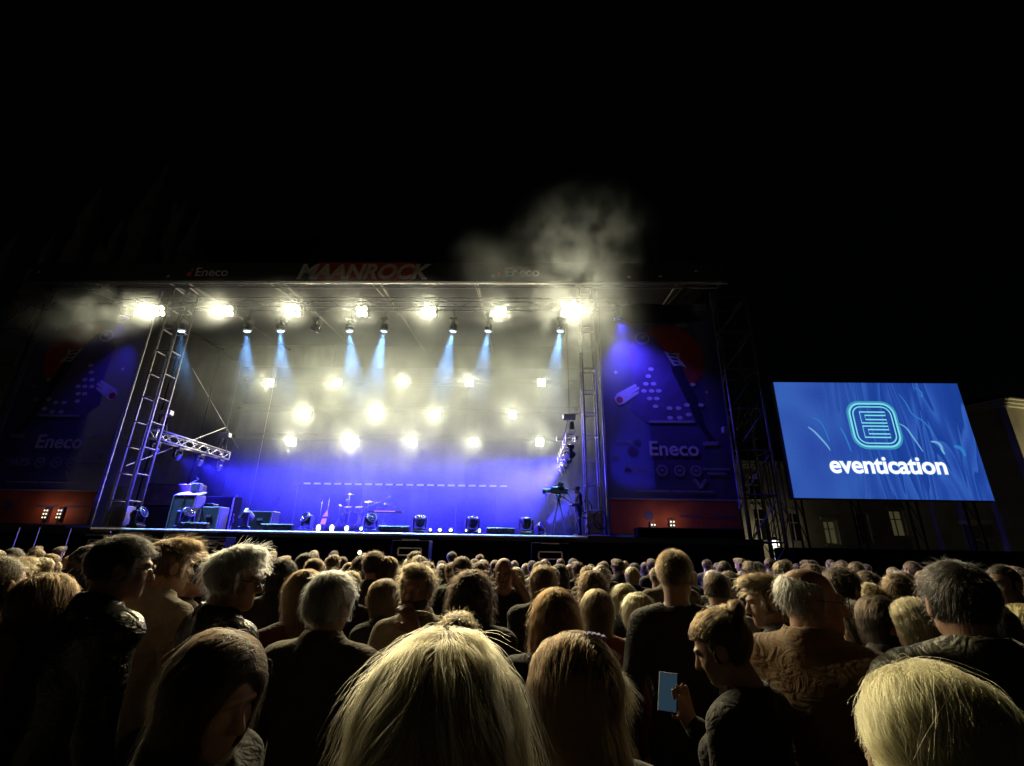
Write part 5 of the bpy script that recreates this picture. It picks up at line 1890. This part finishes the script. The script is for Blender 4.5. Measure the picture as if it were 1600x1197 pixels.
def stand(px, py, Y, label, **k):
    """Stand a person so that the crown of the head lies on the sight line of the photograph at depth Y."""
    p = at(px, py, Y)
    yaw = k.pop('yaw', 0)
    h = p[2] / 1.772 * 1.75
    head = k.get('head', (0, 0, 0))
    R = rotm(rad(head[0]), rad(head[1]), rad(head[2]))
    top = (HC + R @ np.array([0, -.01, .115]) - NECK * 0) * 0 + ((HC - NECK) @ R.T + NECK + R @ np.array([0, -.012, .12]))
    s = h / 1.75
    h *= p[2] / (top[2] * s + .012)
    s = h / 1.75
    a = rad(yaw)
    ox = (top[0] * math.cos(a) - top[1] * math.sin(a)) * s
    oy = (top[0] * math.sin(a) + top[1] * math.cos(a)) * s
    TAKEN.append((p[0], p[1], k.pop('room', .30)))
    return person(label, (p[0] - ox, p[1] - oy, 0), yaw=a, h=h, **k)


TAKEN = []
NEAR = dict(n=6500, srad=.00045)
MIDN = dict(n=3800, srad=.0006)

A_ = stand(698, 992, 0.80, 'woman with long blonde hair parted down the back of her head', fem=True, hair='split', hcol='blonde', top='tee', tcol='black', n=16000, srad=.00028, seed=4, head=(0, -4, 0))
B_ = stand(886, 990, 1.25, 'woman with brown hair, a lilac hair clip and a pale tuft of ponytail', yaw=30, fem=True, hair='mid', hcol='brown', top='sweater', tcol='black', n=9000, srad=.0004, seed=8, head=(12, 12, 0))
C_ = stand(1450, 1040, 0.78, 'woman with golden hair gathered into a low ponytail beside the olive jacket', yaw=-18, fem=True, hair='lowpony', hcol='golden', top='sweater', tcol='black', n=16000, srad=.00028, seed=12, head=(-6, 8, 6))
D_ = stand(362, 990, 1.2, 'dark-haired girl looking down with her face half turned from the stage', yaw=-92, fem=True, hair='long', hcol='dark', top='jacket', tcol='black', seed=5, head=(-18, 14, 0), n=9000, srad=.0004)
E_ = stand(203, 836, 2.12, 'tall dark-haired man in black leather jacket and spectacles', yaw=-28, hair='short', hcol='black', top='leather', tcol='leather', glasses=True, head=(-22, 4, 0), seed=2, **NEAR)
stand(277, 843, 2.65, 'brown-haired man in cream shirt behind the leather jacket', yaw=-15, hair='quiff', hcol='brown', top='shirt', tcol='cream', head=(-20, 6, 0), seed=3, **NEAR)
stand(377, 857, 2.26, 'white-haired man with spectacles in profile wearing a dark jacket', yaw=-38, hair='white', hcol='white', top='leather', tcol='leather', glasses=True, head=(-42, 4, 0), seed=6, n=8000, srad=.00045, skin='ruddy')
stand(312, 866, 3.26, 'dark-haired man in profile between cream shirt and white-haired man', yaw=-40, hair='short', hcol='dark', top='sweater', tcol='maroon', head=(-30, 6, 0), seed=4, **MIDN)
stand(522, 898, 2.20, 'woman with thick short grey hair in a beige coat', yaw=-8, fem=True, hair='grey_short', hcol='grey', top='coat', tcol='beige', head=(-8, 2, 0), seed=7, n=8000, srad=.00045)
stand(479, 891, 2.79, 'brown-haired woman in maroon behind the grey-haired woman', yaw=20, fem=True, hair='mid', hcol='brown', top='sweater', tcol='maroon', head=(10, 6, 0), seed=9, **NEAR)
stand(443, 873, 3.67, 'woman with long black hair beside the white-haired man', fem=True, hair='straight', hcol='black', top='jacket', tcol='black', seed=10, **MIDN)
stand(655, 882, 2.79, 'bearded man facing away from the stage, hand on his chin', yaw=172, pose='chin', hair='quiff', hcol='darkblonde', top='shirt', tcol='cream', eyes=True, beard='brown', seed=3, skin='ruddy', room=.42, **NEAR)
stand(737, 895, 2.79, 'woman with long dark curly hair beside the bearded man', fem=True, hair='curly', hcol='dark', top='jacket', tcol='black', seed=14, head=(0, 5, 0), **NEAR)
stand(716, 958, 2.04, 'short sandy-haired boy in front of the curly-haired woman', hair='boy', hcol='darkblonde', top='hood', tcol='navy', seed=15, head=(5, 4, 0), n=3800, srad=.0005)
stand(787, 870, 4.35, 'bald man in black shirt holding a hand to his ear', yaw=176, pose='ear', hair=None, top='tee', tcol='black', eyes=True, skin='ruddy', seed=1, head=(0, 16, 0), room=.42)
stand(849, 884, 3.74, 'woman with straight brown hair behind the auburn-haired woman', fem=True, hair='straight', hcol='brown', top='jacket', tcol='black', seed=16, **NEAR)
stand(868, 920, 2.26, 'woman with full auburn hair behind the lilac hair clip', fem=True, hair='auburn', hcol='auburn', top='jacket', tcol='black', seed=17, head=(0, 6, 0), n=8000, srad=.00045)
stand(932, 921, 3.06, 'woman with straight light brown hair in a coral top', fem=True, hair='straight', hcol='darkblonde', top='sweater', tcol='coral', seed=18, **NEAR)
stand(975, 912, 3.94, 'woman with long blonde hair beside the tall man in charcoal', yaw=-15, fem=True, hair='long', hcol='blonde', top='jacket', tcol='navy', seed=19, **NEAR)
stand(996, 926, 3.20, 'woman with wavy blonde hair against the charcoal sweater', yaw=25, fem=True, hair='bob', hcol='blonde', top='sweater', tcol='grey', seed=20, **MIDN)
stand(925, 894, 4.22, 'person with bushy dark curls before the pale-haired woman', fem=True, hair='curly', hcol='brown', top='jacket', tcol='camel', seed=21, **MIDN)
stand(1051, 858, 2.75, 'tall man with cropped hair in a charcoal sweater', yaw=-12, hair='fade', hcol='brown', top='sweater', tcol='charcoal', head=(-14, 0, 0), seed=22, **NEAR)
P_ = stand(1106, 955, 1.93, 'woman with brown hair in a small bun looking down at her phone', yaw=42, pose='phone', fem=True, hair='bun', hcol='brown', top='sweater', tcol='black', head=(22, 22, 0), seed=23, n=5000, srad=.0005)
stand(1118, 894, 3.67, 'dark-haired man with a white collar behind the bun', yaw=-15, hair='short', hcol='dark', top='shirt', tcol='white', head=(-14, 6, 0), seed=24, **MIDN)
stand(1190, 897, 2.65, 'young man with swept sandy hair in profile wearing a grey jacket', yaw=38, hair='quiff', hcol='darkblonde', top='jacket', tcol='grey', head=(38, 10, 0), seed=25, **NEAR)
stand(1255, 882, 2.04, 'balding man with grey hair and spectacles in a tan corduroy coat', yaw=-48, hair='fringe', hcol='grey', top='coat', tcol='tan', glasses=True, head=(-58, 2, 0), seed=26, skin='ruddy', n=3600, srad=.0005)
stand(1484, 876, 1.68, 'black-haired man in olive padded jacket seen from behind', yaw=-14, hair='short', hcol='black', top='puffer', tcol='olive', head=(-6, 0, 0), seed=27, skin='ruddy', n=8000, srad=.00045)
stand(1366, 931, 2.72, 'woman with long straight dark hair beside the tan coat', fem=True, hair='straight', hcol='dark', top='jacket', tcol='black', seed=28, **NEAR)
stand(1419, 934, 2.58, 'woman with curled blonde hair leaning towards the olive jacket', yaw=35, fem=True, hair='mid', hcol='blonde', top='jacket', tcol='navy', head=(15, 8, 8), seed=29, **NEAR)
stand(1330, 939, 2.99, 'dark-haired child peering past the tan coat', yaw=50, fem=True, hair='bob', hcol='dark', top='hood', tcol='navy', head=(20, 8, 0), seed=30, **MIDN)
stand(1312, 888, 3.40, 'man with bushy dark hair in profile behind the balding man', yaw=-30, hair='puff', hcol='dark', top='jacket', tcol='black', head=(-35, 4, 0), seed=31, **MIDN)
stand(1352, 892, 4.35, 'man with short dark hair near the bushy-haired man', hair='short', hcol='dark', top='jacket', tcol='navy', seed=32, **MIDN)
stand(1356, 914, 3.67, 'woman with short fair curls beyond the straight-haired woman', fem=True, hair='grey_short', hcol='blonde', top='jacket', tcol='beige', seed=33, **MIDN)
stand(1400, 895, 3.54, 'brown-haired man in navy turned away from the olive jacket', yaw=-35, hair='short', hcol='brown', top='shirt', tcol='navy', head=(-20, 2, 0), seed=34, **MIDN)
stand(1560, 880, 3.54, 'shaven-headed man looking back across the crowd beside the olive jacket', yaw=70, hair='buzz', hcol='dark', top='jacket', tcol='black', eyes=True, head=(30, 2, 0), seed=35, n=1200, srad=.0007)
stand(1534, 938, 2.38, 'woman with loose dark hair behind the olive jacket', fem=True, hair='long', hcol='dark', top='jacket', tcol='black', seed=36, **MIDN)
stand(1594, 944, 2.65, 'fair-haired woman at the edge of the crowd beyond the olive jacket', fem=True, hair='mid', hcol='golden', top='jacket', tcol='black', seed=37, **MIDN)
stand(1592, 898, 4.08, 'grey-haired man at the edge of the crowd before the corner house', yaw=40, hair='fringe', hcol='grey', top='jacket', tcol='charcoal', seed=38, **MIDN)
stand(6, 864, 2.04, 'man with shaven head and bare neck in a pale pink shirt', yaw=-6, hair='buzz', hcol='darkblonde', top='tee', tcol='pink', seed=39, n=2500, srad=.0005, skin='fair')
stand(84, 896, 2.11, 'brown-haired woman between the pink shirt and the leather jacket', fem=True, hair='bob', hcol='brown', top='jacket', tcol='black', seed=40, head=(-10, 4, 0), **NEAR)
stand(34, 872, 3.81, 'dark blond man behind the shaven-headed man', hair='quiff', hcol='darkblonde', top='shirt', tcol='grey', seed=41, **MIDN)
stand(606, 870, 4.35, 'woman with long brown hair behind the bearded man', yaw=-10, fem=True, hair='long', hcol='brown', top='jacket', tcol='black', seed=42, **MIDN)
stand(587, 861, 4.32, 'tall man with short dark hair before the drums', hair='short', hcol='dark', top='jacket', tcol='charcoal', seed=43, **MIDN)
stand(600, 905, 3.40, 'woman with shoulder-length brown hair in profile beside the bearded man', yaw=60, fem=True, hair='mid', hcol='brown', top='jacket', tcol='black', head=(28, 4, 0), glasses=True, seed=44, **MIDN)
stand(548, 892, 3.94, 'man with short fair hair behind the grey-haired woman', hair='short', hcol='darkblonde', top='jacket', tcol='navy', seed=45, **MIDN)

# the lilac clip in her hair, the phone she reads
cl = MB()
for k in range(7):
    a_ = -.035 + k * .0115
    cl.box((a_, 0, .010 - .9 * a_ * a_ * 6), (.012, .030, .012), bevel=.003)
cl.build('hair_clip', mat('lilac_plastic', (0.55, 0.50, 0.72), 0.25, vary=.1, coat=.6), B_, (0.02, .0, 1.752), (0, 0, rad(-35)))
bpy.context.view_layer.update()
inv = B_.matrix_world.inverted()
W0 = Vector(at(958, 1062, 1.27))
rgt = np.random.RandomState(3)
nt = 700
u = rgt.normal(size=(nt, 3)) * np.array([.5, .5, .6]); u[:, 0] += 1.0
u /= np.linalg.norm(u, axis=1, keepdims=True)
Lt = rgt.uniform(.02, .065, nt)
tt = np.linspace(0, 1, 8)
T = np.array(W0) + rgt.normal(size=(nt, 1, 3)) * .004 + u[:, None, :] * (Lt[:, None] * tt[None, :])[..., None]
T[:, :, 2] -= (Lt[:, None] * tt[None, :] ** 2) * .7
M_ = np.array(inv)
T = T @ M_[:3, :3].T + M_[:3, 3]
tuft = put('ponytail', strand_curves('ponytail', T, .00035, hair_mats('blonde', HCOL['blonde'])[1]), B_)
sc_ = MB()
c0 = inv @ W0
for k in range(12):
    a_, a2 = k * math.tau / 12, (k + 1) * math.tau / 12
    sc_.tube((0, .013 * math.cos(a_), .013 * math.sin(a_)), (0, .013 * math.cos(a2), .013 * math.sin(a2)), .006, n=8)
sc_.build('hair_tie', CLOTH['black'], B_, c0, (0, 0, -B_.rotation_euler.z))
M_PH = mat('lit_phone_glass', (0.02, 0.02, 0.02), 0.1, vary=0, emit=(0.20, 0.44, 0.66), estr=.08)
s_ = P_.scale[0]
wpos = P_.matrix_basis @ Vector((.035, .345, 1.405))
ph = empty('phone', wpos, (rad(52), 0, P_.rotation_euler.z + rad(-68)), label='phone with pale blue lit display held by the woman with the bun', cat='phone')
b = MB(); b.box((0, 0, 0), (.074, .150, .009), bevel=.003); b.build('case', M_BLACKP, ph)
b = MB(); b.box((0, 0, .0052), (.067, .140, .0012)); b.build('display', M_PH, ph)
# a phone torch held up near the drums
tp = at(562, 866, 6.2)
th_ = empty('phone', tp, (rad(90), 0, 0), label='phone with its torch lit held up among the crowd before the drums', cat='phone')
b = MB(); b.box((0, 0, 0), (.074, .150, .009), bevel=.003); b.build('case', M_BLACKP, th_)
b = MB(); b.ball((.0, .02, .006), (.022, .022, .004), 10); b.build('torch', mat('lit_torch', (1, .9, .7), .3, vary=0, emit=(1.0, .78, .36), estr=12.0), th_)

# ---- everyone farther off: a dozen looks, copied
LOOKS = [
    ('man with short dark hair in a black jacket', dict(hair='short', hcol='dark', top='jacket', tcol='black')),
    ('man with short brown hair in a navy hooded jacket', dict(hair='short', hcol='brown', top='hood', tcol='navy')),
    ('woman with long brown hair in a black jacket', dict(fem=True, hair='long', hcol='brown', top='jacket', tcol='black')),
    ('woman with long blonde hair in a grey sweater', dict(fem=True, hair='long', hcol='blonde', top='sweater', tcol='grey')),
    ('man with cropped brown hair in a charcoal sweater', dict(hair='fade', hcol='brown', top='sweater', tcol='charcoal')),
    ('woman with a dark bob in a camel coat', dict(fem=True, hair='bob', hcol='dark', top='coat', tcol='camel')),
    ('balding grey-haired man in a beige coat', dict(hair='fringe', hcol='grey', top='coat', tcol='beige', skin='ruddy')),
    ('woman with a brown ponytail in an olive padded jacket', dict(fem=True, hair='pony', hcol='brown', top='puffer', tcol='olive')),
    ('man with swept sandy hair in a pale shirt', dict(hair='quiff', hcol='darkblonde', top='shirt', tcol='white')),
    ('woman with curly dark hair in a maroon sweater', dict(fem=True, hair='curly', hcol='dark', top='sweater', tcol='maroon')),
    ('woman with short grey hair in a black padded jacket', dict(fem=True, hair='grey_short', hcol='grey', top='puffer', tcol='black')),
    ('man with tousled dark hair in a black shirt', dict(hair='quiff', hcol='dark', top='shirt', tcol='black', skin='ruddy')),
    ('woman with a blonde bob in a black coat', dict(fem=True, hair='bob', hcol='blonde', top='coat', tcol='black')),
    ('man with bushy black hair in a brown leather jacket', dict(hair='puff', hcol='black', top='leather', tcol='camel', skin='brown')),
]
rgc = random.Random(5)
WHERE = ['before the drums', 'before the keyboards', 'before the camera operator', 'before the big screen']


def zone(x):
    return 1 if x < -3.2 else (0 if x < -0.3 else (2 if x < 3.0 else 3))


protos = {}
spots = []
tries = 0
while tries < 9000 and len(spots) < 262:
    tries += 1
    y = 4.3 + 6.4 * rgc.random() ** .8
    half = y * 1.16 + .3
    x = rgc.uniform(-half - .05 * y, half * .98)
    gap = .41 + .016 * y
    if any((x - a) ** 2 + (y - b) ** 2 < (.5 * (gap + .5)) ** 2 for a, b, r in TAKEN if b > 3.0):
        continue
    if any((x - a) ** 2 + (y - b) ** 2 < gap * gap for a, b in spots):
        continue
    spots.append((x, y))
spots.sort(key=lambda q: q[1])
for (x, y) in spots:
    i = rgc.randrange(len(LOOKS))
    nm, kw = LOOKS[i]
    var = rgc.choice((0, 1, 2))
    key = (i, var)
    hgt = (rgc.uniform(1.56, 1.68) if kw.get('fem') else rgc.uniform(1.64, 1.78)) - .012 * max(0, y - 5)
    z = zone(x)
    vn = ('', ' glancing aside', ' tilting head')[var]
    lab = '%s%s, %s' % (nm, vn, WHERE[z])
    grp = 'crowd %s: %s%s' % (WHERE[z], nm, vn)
    if key not in protos:
        hd = ((0, 4, 0), (22, 6, -3), (-26, 2, 4))[var]
        protos[key] = person(lab, (x, y, 0), yaw=0, h=hgt, head=hd, seed=60 + i, n=1100, srad=.0012, fine=False, group=grp, **kw)
        r = protos[key]
    else:
        r = copy_tree(protos[key])
        r['label'] = lab; r['group'] = grp
    s = hgt / 1.75
    r.location = (x, y, 0)
    r.rotation_euler = (0, 0, rgc.gauss(-.12 * x / max(y, 1), .22))
    r.scale = (s, s, s)

# camera operator on the stage
op = person('camera operator in dark clothes and cap standing behind the video camera', (at(905, 838, 17.0)[0], 17.0, SZ), yaw=rad(100), h=1.72, pose='front', hair='short', hcol='black', top='jacket', tcol='black', head=(0, 14, 0), seed=50, n=300, srad=.001)
c_ = MB(); c_.lathe([(.098, 0.0), (.10, .03), (.075, .075), (.02, .09)], n=16); c_.box((0, .12, .012), (.14, .12, .012), bevel=.004)
c_.build('cap', CLOTH['black'], op, (0, .0, 1.672), (rad(-14), 0, 0))
# ------------------------------------------------------------------ stage smoke: one body of drifting haze with its own density field


def smoke_volume():
    lo, hi = Vector((-23.0, 10.0, 2.3)), Vector((8.0, 25.4, 14.4))
    ng = bpy.data.node_groups.new('smoke_field', 'GeometryNodeTree')
    ng.interface.new_socket('Geometry', in_out='INPUT', socket_type='NodeSocketGeometry')
    ng.interface.new_socket('Geometry', in_out='OUTPUT', socket_type='NodeSocketGeometry')
    N, Lk = ng.nodes, ng.links
    out = N.new('NodeGroupOutput')
    pos = N.new('GeometryNodeInputPosition')

    def math_(op, a, b=None, clamp=False):
        n = N.new('ShaderNodeMath'); n.operation = op; n.use_clamp = clamp
        for k, v in enumerate((a, b)):
            if v is None:
                continue
            if isinstance(v, (int, float)):
                n.inputs[k].default_value = v
            else:
                Lk.new(v, n.inputs[k])
        return n.outputs[0]

    def blob(c, r, amp):
        s = N.new('ShaderNodeVectorMath'); s.operation = 'SUBTRACT'; Lk.new(pos.outputs[0], s.inputs[0]); s.inputs[1].default_value = c
        dv = N.new('ShaderNodeVectorMath'); dv.operation = 'DIVIDE'; Lk.new(s.outputs[0], dv.inputs[0]); dv.inputs[1].default_value = r
        l = N.new('ShaderNodeVectorMath'); l.operation = 'LENGTH'; Lk.new(dv.outputs[0], l.inputs[0])
        mr = N.new('ShaderNodeMapRange'); mr.interpolation_type = 'SMOOTHERSTEP'
        Lk.new(l.outputs['Value'], mr.inputs['Value'])
        mr.inputs['From Min'].default_value = 0.15; mr.inputs['From Max'].default_value = 1.0
        mr.inputs['To Min'].default_value = amp; mr.inputs['To Max'].default_value = 0.0
        return mr.outputs['Result']

    total = None
    for b in SMOKE_BLOBS:
        v = blob(*b)
        total = v if total is None else math_('ADD', total, v)
    # billows
    nz = N.new('ShaderNodeTexNoise'); nz.noise_dimensions = '3D'
    nz.inputs['Scale'].default_value = 0.72; nz.inputs['Detail'].default_value = 5.0; nz.inputs['Roughness'].default_value = 0.58
    nz.inputs['Distortion'].default_value = 0.6
    Lk.new(pos.outputs[0], nz.inputs['Vector'])
    mr = N.new('ShaderNodeMapRange'); mr.interpolation_type = 'SMOOTHSTEP'
    Lk.new(nz.outputs[0], mr.inputs['Value'])
    mr.inputs['From Min'].default_value = 0.40; mr.inputs['From Max'].default_value = 0.62
    mr.inputs['To Min'].default_value = 0.5; mr.inputs['To Max'].default_value = 1.45
    dens = math_('MULTIPLY', total, mr.outputs['Result'])
    soft = None
    for b in SMOKE_SOFT:
        v = blob(*b)
        soft = v if soft is None else math_('ADD', soft, v)
    m2 = N.new('ShaderNodeMapRange'); Lk.new(nz.outputs[0], m2.inputs['Value'])
    m2.inputs['From Min'].default_value = 0.35; m2.inputs['From Max'].default_value = 0.65
    m2.inputs['To Min'].default_value = 0.4; m2.inputs['To Max'].default_value = 1.6
    dens = math_('ADD', dens, math_('MULTIPLY', soft, m2.outputs['Result']))
    wisp = None
    for b in SMOKE_WISP:
        v = blob(*b)
        wisp = v if wisp is None else math_('ADD', wisp, v)
    n2 = N.new('ShaderNodeTexNoise'); n2.noise_dimensions = '3D'
    n2.inputs['Scale'].default_value = 0.85; n2.inputs['Detail'].default_value = 6.0; n2.inputs['Roughness'].default_value = 0.62; n2.inputs['Distortion'].default_value = 1.3
    Lk.new(pos.outputs[0], n2.inputs['Vector'])
    m3 = N.new('ShaderNodeMapRange'); m3.interpolation_type = 'SMOOTHSTEP'; Lk.new(n2.outputs[0], m3.inputs['Value'])
    m3.inputs['From Min'].default_value = 0.43; m3.inputs['From Max'].default_value = 0.62
    m3.inputs['To Min'].default_value = 0.0; m3.inputs['To Max'].default_value = 2.6
    dens = math_('ADD', dens, math_('MULTIPLY', wisp, m3.outputs['Result']))
    thin = blob((-6.0, 21.5, 6.5), (11.0, 6.5, 8.0), SMOKE_THIN)
    dens = math_('ADD', dens, thin)
    vc = N.new('GeometryNodeVolumeCube')
    Lk.new(dens, vc.inputs['Density'])
    vc.inputs['Min'].default_value = lo; vc.inputs['Max'].default_value = hi
    vc.inputs['Resolution X'].default_value = 182; vc.inputs['Resolution Y'].default_value = 90; vc.inputs['Resolution Z'].default_value = 72
    sm = N.new('GeometryNodeSetMaterial')
    Lk.new(vc.outputs[0], sm.inputs[0])
    m = bpy.data.materials.new('smoke')
    m.use_nodes = True
    nt = m.node_tree
    nt.nodes.clear()
    mo = nt.nodes.new('ShaderNodeOutputMaterial')
    pv = nt.nodes.new('ShaderNodeVolumePrincipled')
    pv.inputs['Color'].default_value = (0.74, 0.85, 1.0, 1)
    pv.inputs['Density'].default_value = 1.0
    pv.inputs['Anisotropy'].default_value = 0.25
    nt.links.new(pv.outputs[0], mo.inputs['Volume'])
    sm.inputs['Material'].default_value = m
    Lk.new(sm.outputs[0], out.inputs[0])
    me = bpy.data.meshes.new('smoke')
    me.from_pydata([(-6, 20, 5), (-6, 20.01, 5), (-6.01, 20, 5)], [], [(0, 1, 2)])
    me.materials.append(m)
    o = bpy.data.objects.new('smoke', me)
    COL.objects.link(o)
    md = o.modifiers.new('smoke_field', 'NODES')
    md.node_group = ng
    tag(o, 'pale stage smoke drifting round the blinders and rising over the roof', 'smoke', kind='stuff')
    return o


SMOKE_THIN = 0.016
SMOKE_BLOBS = [
    ((-3.2, 21.6, 8.8), (13.5, 5.8, 5.8), 0.036),
    ((-10.5, 22.4, 9.2), (8.5, 4.6, 4.8), 0.046),
    ((1.6, 19.6, 9.0), (5.0, 4.8, 5.8), 0.048),
    ((-6.0, 15.6, 10.4), (11.5, 1.6, 1.5), 0.020),
    ((-6.0, 17.4, 8.8), (11.5, 2.0, 3.0), 0.060),
    ((-6.0, 22.5, 4.6), (9.0, 3.5, 2.6), 0.026),
]
SMOKE_WISP = [
    ((1.9, 14.9, 10.3), (2.8, 2.8, 2.4), 0.030),
    ((1.7, 12.6, 10.8), (2.8, 3.0, 2.0), 0.018),
    ((-1.0, 13.4, 10.8), (2.0, 2.0, 1.2), 0.006),
    ((-16.4, 15.5, 10.1), (2.6, 1.5, 1.3), 0.050),
    ((-17.6, 15.4, 9.6), (3.2, 1.5, 1.4), 0.080),
]
SMOKE_SOFT = [
    ((-16.2, 15.5, 10.1), (2.4, 1.3, 1.1), 0.012),
    ((-12.8, 15.7, 10.3), (1.4, 1.1, 1.2), 0.032),
    ((3.0, 15.4, 9.4), (2.2, 1.5, 3.4), 0.045),
    ((0.6, 20.8, 4.2), (4.4, 4.0, 2.8), 0.030),
    ((-13.0, 17.8, 8.6), (2.4, 1.6, 2.6), 0.025),
]
for p_, k_ in LAMPS:  # added denser puffs before each blinder, shaped to give the lamps halos
    SMOKE_SOFT.append(((p_[0], p_[1] - .5, p_[2]), (1.2, 0.9, 1.2) if k_ else (1.1, 0.8, 1.1), 0.048 if k_ else 0.018))
smoke_volume()
